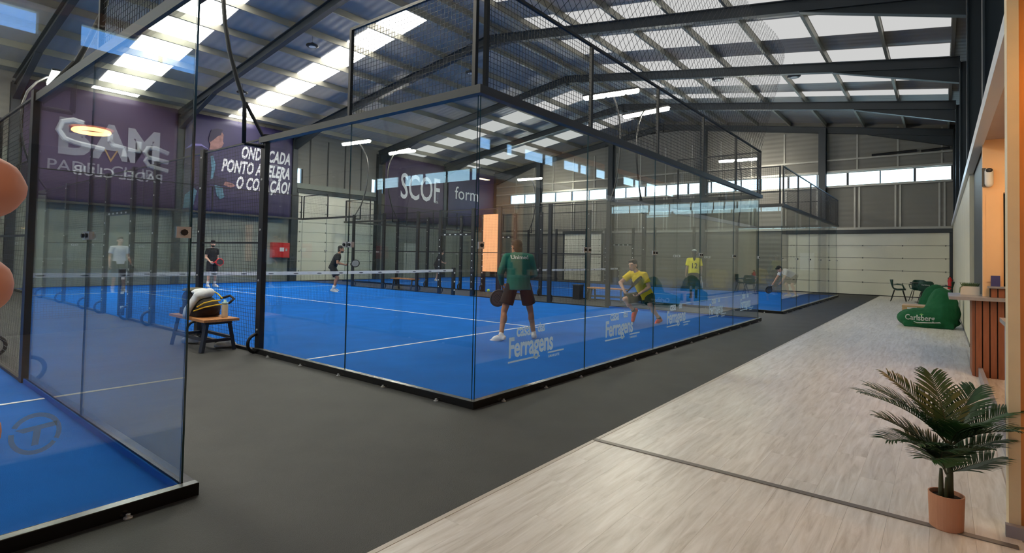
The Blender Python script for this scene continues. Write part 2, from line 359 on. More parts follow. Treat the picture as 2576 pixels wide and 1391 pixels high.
HINGE = mat('hinge_grey', srgb(120, 120, 112), 0.4, 0.3)
def sectional_gate(name, axis, fixed, a, b, z1, n, label_hinges=True):
    g = empty(name, (0, 0, 0), kind='structure'); h = z1/n
    P = (lambda s0, s1, z0, z1, d0, d1: ((fixed-d1, s0, z0), (fixed-d0, s1, z1))) if axis == 'y' else (lambda s0, s1, z0, z1, d0, d1: ((s0, fixed-d1, z0), (s1, fixed-d0, z1)))
    for i in range(n):
        MB().box(*P(a, b, i*h+0.03+0.008, (i+1)*h+0.03-0.008, 0.0, 0.05)).build('gate_panel', GATE, g)
        if i:
            k = max(2, round((b-a)/1.5))
            for j in range(k+1):
                s = a+0.12+(b-a-0.24)*j/k
                MB().box(*P(s-0.022, s+0.022, i*h+0.0, i*h+0.06, 0.05, 0.068)).build('hinge', HINGE, g)
    for s in (a-0.05, b+0.05):
        MB().box(*P(s-0.05, s+0.05, 0, z1+0.1, 0.0, 0.08)).build('guide_rail', STEEL, g)
    MB().box(*P(a-0.1, b+0.1, z1+0.03, z1+0.2, 0.0, 0.14)).build('header', STEEL, g)
    MB().box(*P(a, b, 0.0, 0.035, 0.0, 0.055)).build('bottom_seal', BLACK, g)
    return g
sectional_gate('door_1', 'y', XE-0.02, -3.68, 2.35, 2.72, 5)
MB().box((XE-0.09, 1.24, 1.03), (XE-0.075, 1.84, 1.85)).build('notice_board', mat('pale_board', srgb(250, 250, 248), 0.4))
tag(bpy.data.objects['notice_board'], 'pale square blank board on the long white end gate', 'board')
sectional_gate('door_2', 'y', XE-0.02, 12.5, 15.1, 2.85, 8)

# ---- far side wall with the banners (y = 21)
wfar = empty('wall_far', (0, 0, 0), kind='structure')
LOW = ribbed('wall_panel_grey_green', srgb(138, 142, 132), 0.6, 'Z', 0.5, 0.4)
MB().box((XW, YF, 0), (XE, YF+0.2, 4.72)).build('lower_panel', LOW, wfar)
MB().box((XW, YF, 5.5), (XE, YF+0.2, zroof(YF)+0.1)).build('upper_panel', WALLS, wfar)
segs = [(XW, 4.88), (5.12, 10.12), (10.5, 14.6), (14.95, 15.08), (15.42, XE)]
for a, b in segs: MB().box((a, YF, 4.72), (b, YF+0.2, 5.5)).build('window_height_panel', WALLS, wfar)
for i, (a, b) in enumerate(((4.88, 5.12), (10.12, 10.5), (14.6, 14.95), (15.08, 15.42))): window_strip('window_%d' % (i+2), YF, 'x', a, b, 4.72, 5.5, 0.8)
for x in (0, 5, 10, 15, 20, 24.8):
    MB().prism(iprof(0.24, 0.25), (x, YF-0.25, 0), (x, YF-0.25, zroof(YF)-0.35), (1,0,0), (0,1,0)).build('column', STEEL, wfar)
for a, b in ((10.15, 14.85),):
    MB().box((a, YF-0.1, 4.5), (b, YF, 4.75)).build('lintel', CONC, wfar)
for x in (10.9, 11.9, 12.9, 13.9): MB().box((x-0.03, YF-0.03, 4.75), (x+0.03, YF, 7.0)).build('stud', GREYS, wfar)
sectional_gate('door_3', 'x', YF-0.02, 10.3, 14.75, 4.25, 9)
MB().box((17.0, YF-0.04, 0), (17.9, YF, 2.05)).build('door_4', mat('grey_door', srgb(188, 192, 182), 0.5), kind='structure')

# ---- opposite end (x = -15) and the long side behind the clubhouse (y = -8)
wl = MB().box((XW-0.18, YB, 0), (XW, YF+0.2, WZ0)).build('wall_left', WALLS, kind='structure')
MB().prism([(YB, WZ1), (YF+0.2, WZ1), (YF+0.2, zroof(YF)+0.1), (RY, RZ+0.1), (-4.2, zroof(-4.2)+0.1), (YB, 6.7)], (XW-0.18, 0, 0), (XW, 0, 0), (0,1,0), (0,0,1)).build('gable', WALLS, wl)
window_strip('window_6', XW-0.1, 'y', -3.7, 20.5, WZ0, WZ1, 1.6)
wr = MB().box((XW, YB-0.18, 0), (XE, YB, 4.78)).build('wall_right', WALLS, kind='structure')
MB().box((XW, YB-0.18, 5.22), (XE, YB, 6.7)).build('upper_panel', WALLS, wr)
OAKB = mat('pine_board', srgb(222, 150, 96), 0.55, var=0.12, vscale=6, stretch=(1, 8, 8))
for x in [XW+1.0+2.5*i for i in range(16)]:
    MB().box((x-0.26, YB-0.18, 4.78), (x+0.26, YB+0.02, 5.22)).build('pier', WALLS, wr)
MB().box((XW, YB-0.02, 5.22), (XE, YB+0.12, 5.42)).build('board', OAKB, wr)
window_strip('window_7', YB-0.1, 'x', XW, XE, 4.78, 5.22, 1.25)
MB().box((XW, YB-0.1, 6.6), (XE, -4.1, 6.7)).build('ceiling_annex', STEEL, kind='structure')
for X in FR:
    MB().prism(iprof(0.22, 0.3), (X, YC-0.31, 3.13 if -7 < X < 8 else 0), (X, YC-0.31, zroof(YC)-0.35), (1,0,0), (0,1,0)).build('column', STEEL, wr)
MB().box((XW, -4.14, 6.6), (XE, -4.1, zroof(-4.1))).build('eaves_panel', STEEL, wr)

# ---- clubhouse along the walkway
CREAM = mat('cream_panel', srgb(216, 212, 190), 0.5, var=0.04, vscale=1.0)
ORANGE = mat('orange_plaster', srgb(244, 200, 150), 0.7, var=0.05, vscale=2.0)
wc = MB().box((8.5, YC-0.10, 0), (XE, YC-0.03, 3.0)).build('wall_front', CREAM, kind='structure')
for i in range(13):
    a = 8.5+1.26*i
    MB().box((a+0.006, YC-0.03, 0.06), (a+1.254, YC, 2.99)).build('panel', CREAM, wc)
MB().box((8.5, YC-0.03, 0), (XE, YC+0.006, 0.06)).build('baseboard_front', mat('grey_skirting', srgb(120, 118, 112), 0.5), kind='structure')
MB().box((0.26, YC-0.05, 2.99), (XE, YC+0.05, 3.13)).build('trim_3', mat('pale_fascia', srgb(206, 210, 214), 0.4), kind='structure')
MB().box((-6.0, YB, 3.05), (XE, YC-0.05, 3.13)).build('ceiling_clubhouse', mat('pinkish_plaster', srgb(176, 156, 146), 0.8, var=0.1, vscale=2), kind='structure')
MB().box((5.75, YC-0.12, 0), (8.5, YC-0.06, 2.99)).build('door_5', mat('anthracite_door', srgb(58, 58, 60), 0.5), kind='structure')
ow_ = empty('wall_orange', (0, 0, 0), kind='structure')
MB().box((5.6, YB, 2.35), (5.75, YC-0.04, 3.05)).build('wall_upper', ORANGE, ow_)
MB().box((5.6, YC-0.24, 1.006), (5.75, YC-0.04, 2.35)).build('wall_pier', ORANGE, ow_)
MB().box((5.585, YC-0.22, 1.2), (5.6, YC-0.07, 2.33)).build('wall_board', ORANGE, ow_)
MB().box((5.6, YB, 1.15), (5.75, YC-0.52, 2.35)).build('wall_pier', ORANGE, ow_)
MB().box((5.6, YB, 0), (5.75, YC-0.9, 1.15)).build('wall_pier', ORANGE, ow_)
MB().box((6.6, YC-1.2, 0), (6.7, YC-0.12, 2.5)).build('wall_storeroom', BLACK, kind='structure')
jm = empty('door_6', (0.1, YC, 0), kind='structure')
JAMB = mat('cream_jamb', srgb(226, 206, 164), 0.55, var=0.04); WOODJ = mat('orange_timber', srgb(214, 150, 78), 0.5, var=0.1, vscale=5, stretch=(8, 8, 1))
MB().box((0.1, -3.722, 0.0), (0.24, -3.675, 3.13)).build('jamb', JAMB, jm)
MB().box((0.13, YC-0.45, 0.0), (0.24, -3.722, 3.13)).build('timber_lining', WOODJ, jm)
MB().box((0.06, -4.2, 0.0), (0.1, -3.66, 0.07)).build('kerb', mat('grey_kerb', srgb(150, 146, 150), 0.5), jm)
MB().box((0.24, YC-0.02, 0.0), (5.3, YC+0.02, 0.12)).build('baseboard_counter', MATS['grey_kerb'], kind='structure')

WARM = emis('warm_fill_glow', (1.0, 0.70, 0.42), 20.0)  # added glow strips that warm the orange wall and the near floor
def fill_strip(x0, x1, y, label):
    s_ = empty('warm_fill_strip', ((x0+x1)/2, y, 3.05)); tag(s_, label, 'lamp', 'added warm fill strips')
    MB().box((x0, y-0.07, 3.01), (x1, y+0.07, 3.049)).build('housing', WHITE, s_); MB().box((x0+0.02, y-0.05, 3.002), (x1-0.02, y+0.05, 3.012)).build('diffuser', WARM, s_)
fill_strip(2.6, 4.9, -4.12, 'added warm fill strip on the clubhouse ceiling before the orange wall'); fill_strip(-5.8, -3.7, -4.3, 'added unseen warm fill strip on the clubhouse ceiling behind the camera')
# ================================================================== COURTS
BH, GT, TB = 0.068, 2.905, 2.99      # base beam height, glass top, top beam top
ORD = {0: 'left', 1: 'middle', 2: 'right'}
def vinyl(name, col, thru, clear):
    m = bpy.data.materials.new(name); m.use_nodes = True; MATS[name] = m; t = m.node_tree; t.nodes.clear()
    out = t.nodes.new('ShaderNodeOutputMaterial'); df = t.nodes.new('ShaderNodeBsdfDiffuse'); tl = t.nodes.new('ShaderNodeBsdfTranslucent'); tp = t.nodes.new('ShaderNodeBsdfTransparent')
    a = t.nodes.new('ShaderNodeMixShader'); b = t.nodes.new('ShaderNodeMixShader'); df.inputs[0].default_value = (*col, 1); tl.inputs[0].default_value = (*col, 1)
    a.inputs[0].default_value = thru; b.inputs[0].default_value = clear
    t.links.new(df.outputs[0], a.inputs[1]); t.links.new(tl.outputs[0], a.inputs[2]); t.links.new(a.outputs[0], b.inputs[1]); t.links.new(tp.outputs[0], b.inputs[2]); t.links.new(b.outputs[0], out.inputs[0]); return m
STICK = vinyl('frosted_sticker', (0.72, 0.86, 0.95), 0.5, 0.25)
WSTICK = mat('white_sticker', srgb(228, 230, 226), 0.6)
def wires(mb, plane, fixed, s0, s1, z0, z1, pitch=0.05, r=0.0017):
    n = round((s1-s0)/pitch); m = round((z1-z0)/pitch)
    for i in range(n+1):
        s = s0+(s1-s0)*i/n
        a, b = ((s-r, fixed-r, z0), (s+r, fixed+r, z1)) if plane == 'x' else ((fixed-r, s-r, z0), (fixed+r, s+r, z1))
        mb.box(a, b)
    for j in range(m+1):
        z = z0+(z1-z0)*j/m
        a, b = ((s0, fixed-r, z-r), (s1, fixed+r, z+r)) if plane == 'x' else ((fixed-r, s0, z-r), (fixed+r, s1, z+r))
        mb.box(a, b)
def pane(c, ax, s0, s1, fixed, z0, z1):
    t = 0.006
    if ax == 'x': a, b = (s0+0.004, fixed-t, z0), (s1-0.004, fixed+t, z1)
    else: a, b = (fixed-t, s0+0.004, z0), (fixed+t, s1-0.004, z1)
    m = MB().box(a, b)
    m.mi = [1, 1, 0, 1, 0, 1] if ax == 'x' else [1, 1, 1, 0, 1, 0]
    return m.build('glass_pane', [GLASS, GEDGE], c)
TOPSTRIP = mat('light_grey_metal', srgb(132, 136, 134), 0.25, 0.5)  # light grey metallic strip laid along the base beam tops
def court(x0, idx):
    nm = ORD[idx]; W = 10.0; x1 = x0+W
    tf = MB().box((x0+0.02, 0.02, 0.0), (x1-0.02, 19.98, 0.012)).build('court_turf', TURF, origin=(x0, 0, 0), loc=(x0, 0, 0))
    tag(tf, f'blue artificial turf with white lines, {nm} of the three courts', 'turf', 'court turfs')
    lw = 0.025
    for a, b in (((x0+0.021, 3.05-lw, 0), (x1-0.021, 3.05+lw, 0)), ((x0+0.021, 16.95-lw, 0), (x1-0.021, 16.95+lw, 0)), ((x0+5-lw, 2.85, 0), (x0+5+lw, 17.15, 0))):
        MB().box((a[0], a[1], 0.0125), (b[0], b[1], 0.0155)).build('court_line', LINE, tf)
    for a, b in (((x0+0.008, 0.008), (x1-0.008, 0.019)), ((x0+0.008, 19.981), (x1-0.008, 19.992)), ((x0+0.008, 0.02), (x0+0.019, 4.0)), ((x1-0.019, 0.02), (x1-0.008, 4.0)), ((x0+0.008, 16.0), (x0+0.019, 19.98)), ((x1-0.019, 16.0), (x1-0.008, 19.98))):
        MB().box((a[0], a[1], 0), (b[0], b[1], BH-0.012)).build('turf_upstand', TURF, tf)
    c = empty('court_enclosure', (x0, 0, 0))
    tag(c, f'black steel, glass and wire mesh enclosure around the {nm} court', 'enclosure', 'court enclosures')
    # base beams
    for y0, y1 in ((-0.062, 0.007), (19.993, 20.062)):
        MB().box((x0-0.062, y0, 0), (x1+0.062, y1, BH)).build('base_beam', BEAM, c)
        MB().box((x0-0.066, y0-0.004 if y0 < 1 else y0+0.005, TB-0.08), (x1+0.066, y1 if y0 < 1 else y1+0.004, TB)).build('top_beam', GREYS, c)
    sides = ((x0, -1), (x1, 1))
    for xs, sg in sides:
        for ya, yb in ((0.007, 4.06), (15.94, 19.993)):
            MB().box((xs+min(sg*0.062, -sg*0.007), ya, 0), (xs+max(sg*0.062, -sg*0.007), yb, BH)).build('base_beam', BEAM, c)
            MB().box((xs+min(sg*0.066, -sg*0.02), ya, TB-0.08), (xs+max(sg*0.066, -sg*0.02), yb, TB)).build('top_beam', GREYS, c)
        for ya, yb in ((4.06, 9.2), (10.8, 15.94)):
            MB().box((xs-0.03, ya, 0), (xs+0.03, yb, 0.04)).build('base_rail', BLACK, c)
    for y0, y1 in ((-0.060, -0.007), (20.007, 20.060)): MB().box((x0-0.060, y0, BH), (x1+0.060, y1, BH+0.003)).build('beam_top_strip', TOPSTRIP, c)
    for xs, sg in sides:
        for ya, yb in ((-0.006, 4.05), (15.95, 20.006)) if sg < 0 else (): MB().box((xs+min(sg*0.060, sg*0.007), ya, BH), (xs+max(sg*0.060, sg*0.007), yb, BH+0.003)).build('beam_top_strip', TOPSTRIP, c)
    # floor bolts along the near beams
    bolt = MB().lathe([(0.0, 0.0), (0.022, 0.0), (0.022, 0.006), (0.011, 0.008), (0.011, 0.022), (0.0, 0.024)], n=8).mesh('anchor_bolt', CHROME)
    for i in range(14): put('anchor_bolt', bolt, c, (0.35+i*0.72, -0.085, 0.001))
    for i in range(5): put('anchor_bolt', bolt, c, (-0.085 if idx else 10.085, 0.4+i*0.8, 0.001))
    # glass
    for i in range(5):
        pane(c, 'x', x0+2*i+(0.012 if i == 0 else 0), x0+2*i+2-(0.012 if i == 4 else 0), 0.0, BH-0.01, GT+0.02)
        pane(c, 'x', x0+2*i+(0.012 if i == 0 else 0), x0+2*i+2-(0.012 if i == 4 else 0), 20.0, BH-0.01, GT+0.02)
    for xs, sg in sides:
        for ya in (0.012, 2.0, 16.0, 18.0): pane(c, 'y', ya, ya+2-(0.012 if ya in (0.012, 18.0) else 0), xs, BH-0.01, GT+0.02)
    # clamps at the seams
    for i in range(6):
        for y, s in ((0.0, -1), (20.0, -1)):
            for dx in ((-0.05, 0.05) if 0 < i < 5 else ((0.05,) if i == 0 else (-0.05,))):
                cl = MB().box((x0+2*i+dx-0.038, y-0.02, 1.468), (x0+2*i+dx+0.038, y-0.007, 1.532)).build('clamp', CHROME, c)
                MB().tube([(x0+2*i+dx, y-0.034, 1.5), (x0+2*i+dx, y-0.02, 1.5)], 0.018, 8).build('bolt', BLACK, cl)
    for xs, sg in sides:
        for y in (2.0, 18.0):
            for dy in (-0.05, 0.05):
                cl = MB().box((xs-0.018, y+dy-0.036, 1.468), (xs+0.018, y+dy+0.036, 1.532)).build('clamp', CHROME, c)
                MB().tube([(xs-0.034, y+dy, 1.5), (xs+0.034, y+dy, 1.5)], 0.018, 8).build('bolt', BLACK, cl)
    # mesh above the glass: posts, top rail, wires
    TM = 4.0
    for y in (0.0, 20.0):
        yy = y-0.03 if y < 1 else y+0.03
        for i in range(6):
            ox = 0.045 if i == 0 else (-0.045 if i == 5 else 0)
            p = MB().box((x0+2*i+ox-0.02, yy-0.02, TB), (x0+2*i+ox+0.02, yy+0.02, TM)).build('mesh_post', BLACK, c)
        MB().box((x0, yy-0.016, TM), (x1, yy+0.016, TM+0.032)).build('mesh_top_rail', BLACK, c)
        m = MB(); wires(m, 'x', yy, x0+0.06, x1-0.06, TB+0.01, TM); m.build('wire_mesh', WIRE, c, kind='stuff')
    for xs, sg in sides:
        for ya, yb in ((0.02, 2.02), (17.98, 19.98)):
            for y in (ya+0.02, yb-0.02): MB().box((xs+sg*0.03-0.02, y-0.02, TB), (xs+sg*0.03+0.02, y+0.02, TM)).build('mesh_post', BLACK, c)
            MB().box((xs+sg*0.03-0.016, ya, TM), (xs+sg*0.03+0.016, yb, TM+0.032)).build('mesh_top_rail', BLACK, c)
            m = MB(); wires(m, 'y', xs+sg*0.03, ya+0.04, yb-0.04, TB+0.01, TM); m.build('wire_mesh', WIRE, c, kind='stuff')
    # mesh sides between the glass
    for xs, sg in sides:
        for y in (4.0, 6.0, 8.0, 9.2, 10.8, 12.0, 14.0, 16.0):
            ps = MB().box((xs-0.035, y-0.06, 0), (xs+0.035, y+0.06, 3.03)).build('side_post', BLACK, c)
            for z in (0.32, 1.0, 1.7, 2.4, 2.9): MB().tube([(xs+sg*0.034, y, z), (xs+sg*0.046, y, z)], 0.014, 6).build('bolt_head', CHROME, ps)
            hk = [(xs+sg*(0.035+0.125*math.sin(a)), y, 0.135+0.125*math.cos(a)) for a in [math.pi*k/10 for k in range(11)]]
            MB().tube(hk, 0.022, 8).build('foot_hoop', BLACK, ps, smooth=True)
        for ya, yb in ((4.06, 5.94), (6.06, 7.94), (8.06, 9.14), (10.86, 11.94), (12.06, 13.94), (14.06, 15.94)):
            m = MB(); wires(m, 'y', xs, ya, yb, 0.05, 2.98, 0.052, 0.0013); m.build('wire_mesh', WIRE, c, kind='stuff')
            for z in (1.52, 2.98): MB().box((xs-0.012, ya, z-0.012), (xs+0.012, yb, z+0.012)).build('side_rail', BLACK, c)
        # entrance portal by the net
        MB().box((xs-0.035, 9.26, 2.1), (xs+0.035, 10.74, 2.18)).build('portal_header', BLACK, c)
        MB().box((xs-0.012, 9.14, 2.97), (xs+0.012, 10.86, 3.0)).build('side_rail', BLACK, c)
        for k in range(5): MB().box((xs-0.04, 9.45+0.26*k, 2.115), (xs+0.04, 9.53+0.26*k, 2.15)).build('reflector', WSTICK, c)
        for y in (9.2, 10.8):
            for z in [0.25+0.24*k for k in range(8)]: MB().box((xs-0.04, y-0.02, z), (xs+0.04, y+0.02, z+0.035)).build('reflector', WSTICK, c)
    return c
XA, XB, XC = -12.45, 0.0, 12.35
CA, CB, CC = court(XA, 0), court(XB, 1), court(XC, 2)

def net(x0, idx):
    nm = ORD[idx]; n = empty('padel_net', (x0+5, 10, 0)); tag(n, f'white-taped black net across the {nm} court', 'net', 'court nets')
    for xs in (x0+0.09, x0+9.91):
        p = MB().box((xs-0.05, 9.95, 0.012), (xs+0.05, 10.05, 0.97)).build('net_post', BLACK, n)
        for z in (0.16, 0.46, 0.76): MB().box((xs-0.03, 9.945, z), (xs+0.03, 10.055, z+0.05)).build('reflector', WSTICK, p)
    tape = MB(); K = 12; xs = [x0+0.14+(9.72)*i/K for i in range(K+1)]
    zt = lambda x: 0.885+0.035*((x-x0-5)/5)**2
    vs = []
    for x in xs: vs += [(x, 9.985, zt(x)), (x, 10.015, zt(x)), (x, 10.015, zt(x)-0.085), (x, 9.985, zt(x)-0.085)]
    fs = [(4*i+a, 4*i+(a+1) % 4, 4*i+4+(a+1) % 4, 4*i+4+a) for i in range(K) for a in range(4)]+[(3, 2, 1, 0), (4*K, 4*K+1, 4*K+2, 4*K+3)]
    tp = tape.add(vs, fs).build('net_tape', mat('white_tape', srgb(232, 230, 226), 0.7), n)
    LOGO = mat('dark_print', srgb(52, 56, 62), 0.7)
    for i in range(14):
        x = x0+0.55+0.685*i; z = zt(x)-0.05
        MB().lathe([(0, -0.001), (0.075, -0.001), (0.075, 0.001), (0, 0.001)], n=10, sx=1, sy=0.2).build('tape_logo', LOGO, None).parent = tp
        lo = tp.children[-1]; lo.rotation_euler = (math.pi/2, 0, 0); lo.location = Vector((x, 9.983, z))-Vector((x0+5, 10, 0))
    m = MB(); r = 0.0011
    for i in range(int(9.72/0.045)+1):
        x = x0+0.14+i*0.045; m.box((x-r, 10-r, 0.03), (x+r, 10+r, zt(x)-0.08))
    for j in range(18):
        z = 0.03+j*0.0455; m.box((x0+0.14, 10-r, z-r), (x0+9.86, 10+r, z+r))
    m.build('netting', WIRE, n, kind='stuff')
net(XA, 0); net(XB, 1); net(XC, 2)

# ---- gooseneck light masts with LED bars, one per court corner post
LEDM = emis('led_tube', (1.0, 0.95, 0.80), LED)
def mast(x, y, sg, label, yaw=0.0, lamp=True):
    """sg = outward direction along x"""
    m = empty('light_mast', (x, y, 0)); tag(m, label, 'light mast', 'court light masts')
    q = lambda ox, z, oy=0.0: (x+sg*ox, y+oy, z)
    MB().tube([q(0.03, 2.86), q(0.30, 2.86)], 0.025, 8).build('bracket_arm', BLACK, m)
    MB().tube([q(0.04, 3.0), q(0.14, 3.16), q(0.30, 3.42)], 0.024, 8).build('bracket_brace', BLACK, m)
    pts = [q(0.30, 2.86), q(0.31, 3.4)]
    pole = [(0.31, 3.4), (0.42, 3.7), (0.53, 4.05), (0.60, 4.4), (0.64, 4.8), (0.62, 5.2), (0.52, 5.6), (0.34, 5.9), (0.14, 6.10), (0.0, 6.15)]
    MB().tube(pts+[q(a, b) for a, b in pole[1:]], 0.028, 8).build('pole', BLACK, m, smooth=True)
    hd = MB(); L = 0.84
    R = Matrix.Rotation(yaw, 3, 'Z'); f = lambda v: Vector((x, y, 6.1))+R @ Vector(v)
    def bx(mb, a, b):
        t = MB().box(a, b); mb.add([f(v) for v in t.v], t.f)
    bx(hd, (-0.09, -L, 0.02), (0.09, L, 0.07)); hd.build('lamp_housing', BLACK, m)
    for a, b in ((-0.82, -0.46), (-0.43, 0.13), (0.16, 0.82)):
        t = MB().tube([f((0, a, -0.01)), f((0, a+0.03, -0.01)), f((0, b-0.03, -0.01)), f((0, b, -0.01))], [0.045, 0.075, 0.075, 0.045], 10); t.build('led_tube', LEDM, m, smooth=True)
    return m
CN = {'A': ('left', XA), 'B': ('middle', XB), 'C': ('right', XC)}
for k, (nm, x0) in CN.items():
    for y, ny in ((4.0, 'near'), (16.0, 'far')):
        for xs, sg, sd in ((x0, -1, 'left'), (x0+10, 1, 'right')):
            mast(xs, y, sg, f'black gooseneck light mast with LED bar, {sd} side of the {nm} court, {ny} end', yaw=0.12*sg)

# ---- big stickers on the back glass of the middle and right courts
def casa(x0, i):
    s = empty('glass_sticker', (x0, -0.0075, 0.29)); 
    tag(s, 'frosted Casa das Ferragens lettering sticker on glass, %s from the near corner' % ('first', 'second', 'third', 'fourth', 'fifth')[i], 'sticker', 'frosted lettering stickers')
    y = -0.0075
    text('lettering', 'casa', 0.185, STICK, s, (x0+0.13, y, 0.585), extrude=0.0004, bold=0.024, sx=0.81, space=0.97)
    text('lettering', 'das', 0.135, STICK, s, (x0+0.50, y, 0.60), extrude=0.0004, bold=0.02, sx=0.8, space=0.95)
    text('lettering', 'Ferragens', 0.285, STICK, s, (x0+0.0, y, 0.385), extrude=0.0004, bold=0.024, sx=0.75, space=0.95)
    MB().box((x0+0.0, y-0.0004, 0.33), (x0+0.55, y+0.0004, 0.347)).build('underline', STICK, s)
    MB().box((x0+0.70, y-0.0004, 0.345), (x0+1.02, y+0.0004, 0.362)).build('underline', STICK, s)
    text('lettering', 'AMARANTE', 0.042, STICK, s, (x0+0.71, y, 0.297), extrude=0.0004, bold=0.006)
for i in range(5): casa(0.5+2*i, i)
# round T sticker on the left court's back glass
st = empty('glass_sticker', (-3.11, -0.0075, 0.51)); tag(st, 'round grey letter T logo sticker low on left court glass', 'sticker')
GST = vinyl('grey_sticker', (0.34, 0.40, 0.46), 0.5, 0.58)
m = MB(); R0, R1, N = 0.098, 0.078, 40
vs = []; fs = []
for j in range(N):
    a = 2*math.pi*j/N
    for r in (R1, R0):
        for d in (-0.0006, 0.0006): vs.append((-3.11+r*math.cos(a), -0.0075+d, 0.51+r*math.sin(a)))
for j in range(N):
    a, b = 4*j, 4*((j+1) % N)
    if 17 <= j <= 18 or j == 36: continue
    fs += [(a, b, b+2, a+2), (a+1, a+3, b+3, b+1), (a, a+1, b+1, b), (a+2, b+2, b+3, a+3)]
m.add(vs, fs).build('ring', GST, st)
MB().prism([(-0.075, 0.03), (0.08, 0.045), (0.08, 0.022), (0.02, 0.017), (0.012, -0.055), (-0.014, -0.055), (-0.008, 0.015), (-0.045, 0.01)], (-3.11, -0.008, 0.51), (-3.11, -0.007, 0.51), (1,0,0), (0,0,1)).build('letter', GST, st)

# ---- hanging safety net above the middle court's back glass
sn = MB(); cell = 0.085; zt0, zt1 = 4.03, 7.3; r = 0.0032
nx = int(12.4/cell); nz = int((zt1-zt0)/cell)
def npt(i, j):
    z = zt0+j*cell; return Vector((0.1+i*cell, -0.03+0.05*math.sin(i*0.13)*(j/nz), z))
for j in range(nz):
    zz = zt0+j*cell; lim = 10.0+2.6*(zz-zt0)/(zt1-zt0)
    for i in range(nx):
        if 0.1+i*cell > lim: break
        if (i+j) % 2 == 0:
            a, b = npt(i, j), npt(i+1, j+1)
        else: a, b = npt(i+1, j), npt(i, j+1)
        d = (b-a).normalized(); u = Vector((0, 1, 0)); v = d.cross(u).normalized()
        sn.add([a+u*r, a-u*r*0.5+v*r, a-u*r*0.5-v*r, b+u*r, b-u*r*0.5+v*r, b-u*r*0.5-v*r], [(0,1,4,3),(1,2,5,4),(2,0,3,5)])
so = sn.build('safety_net', WIRE, origin=(0.1, -0.03, zt0), loc=(0.1, -0.03, zt0)); so['kind'] = 'stuff'
tag(so, 'fine black diamond netting hung between middle court and roof', 'safety net')
# ================================================================== PEOPLE
SK1 = mat('skin_tan', srgb(176, 122, 92), 0.55, var=0.05, vscale=6); SK2 = mat('skin_light', srgb(214, 168, 142), 0.55, var=0.05, vscale=6); SK3 = mat('skin_brown', srgb(146, 98, 74), 0.55, var=0.05, vscale=6)
HAIR = mat('dark_hair', srgb(26, 22, 20), 0.7, var=0.3, vscale=90, bump=0.6, bscale=160); HAIRB = mat('brown_hair', srgb(72, 58, 44), 0.6, var=0.3, vscale=90, bump=0.6, bscale=160)
EYEW = mat('eye_white', srgb(225, 222, 215), 0.3); EYED = mat('eye_dark', srgb(30, 22, 18), 0.2); LIP = mat('lips', srgb(150, 84, 76), 0.5)
def cloth(n, c, var=0.06): return mat(n, c, 0.85, var=var, vscale=14, bump=0.35, bscale=22)
C_GREEN = cloth('green_jersey', srgb(24, 104, 88)); C_BLK = cloth('black_cloth', srgb(27, 27, 29)); C_YEL = cloth('yellow_shirt', srgb(240, 206, 30)); C_WHT = cloth('white_cloth', srgb(222, 224, 224))
C_DKG = cloth('dark_olive_cloth', srgb(48, 46, 40)); C_NAVY = cloth('navy_cloth', srgb(44, 40, 110)); C_SHOEW = cloth('white_shoe', srgb(228, 226, 222)); C_RED = cloth('coral_shoe', srgb(230, 84, 66)); C_LYEL = cloth('lemon_shirt', srgb(250, 232, 36))
def V(*a): return Vector(a)
def hand(mb, w, d, nrm, curl=0.6, side=1, s=1.0):
    """palm, four fingers and a thumb; d = direction of the hand, nrm = direction the palm faces"""
    d = d.normalized(); nrm = (nrm-d*nrm.dot(d)).normalized(); a = d.cross(nrm)*side
    M = Matrix((a, d, nrm)).transposed()
    mb.ell(w+d*0.048*s, (0.042*s, 0.055*s, 0.017*s), M, 10)
    for i, (o, L) in enumerate(((-0.030, 0.068), (-0.010, 0.078), (0.010, 0.074), (0.029, 0.058))):
        b = w+d*0.090*s+a*o*s; q = b; ang = 0.25*curl
        for k, f in enumerate((0.5, 0.3, 0.26)):
            ang += curl*0.75; dr = d*math.cos(ang)+nrm*math.sin(ang); e2 = q+dr*L*f*s
            mb.capsule(q, e2, 0.0095*s, 0.0085*s, 6); q = e2
    b = w+d*0.03*s-a*0.034*s; m1 = b+(d*0.6-a*0.55+nrm*0.45).normalized()*0.04*s; m2 = m1+(d*0.8+a*0.2*curl+nrm*0.6).normalized()*0.034*s
    mb.capsule(b, m1, 0.012*s, 0.0105*s, 6); mb.capsule(m1, m2, 0.0105*s, 0.009*s, 6)
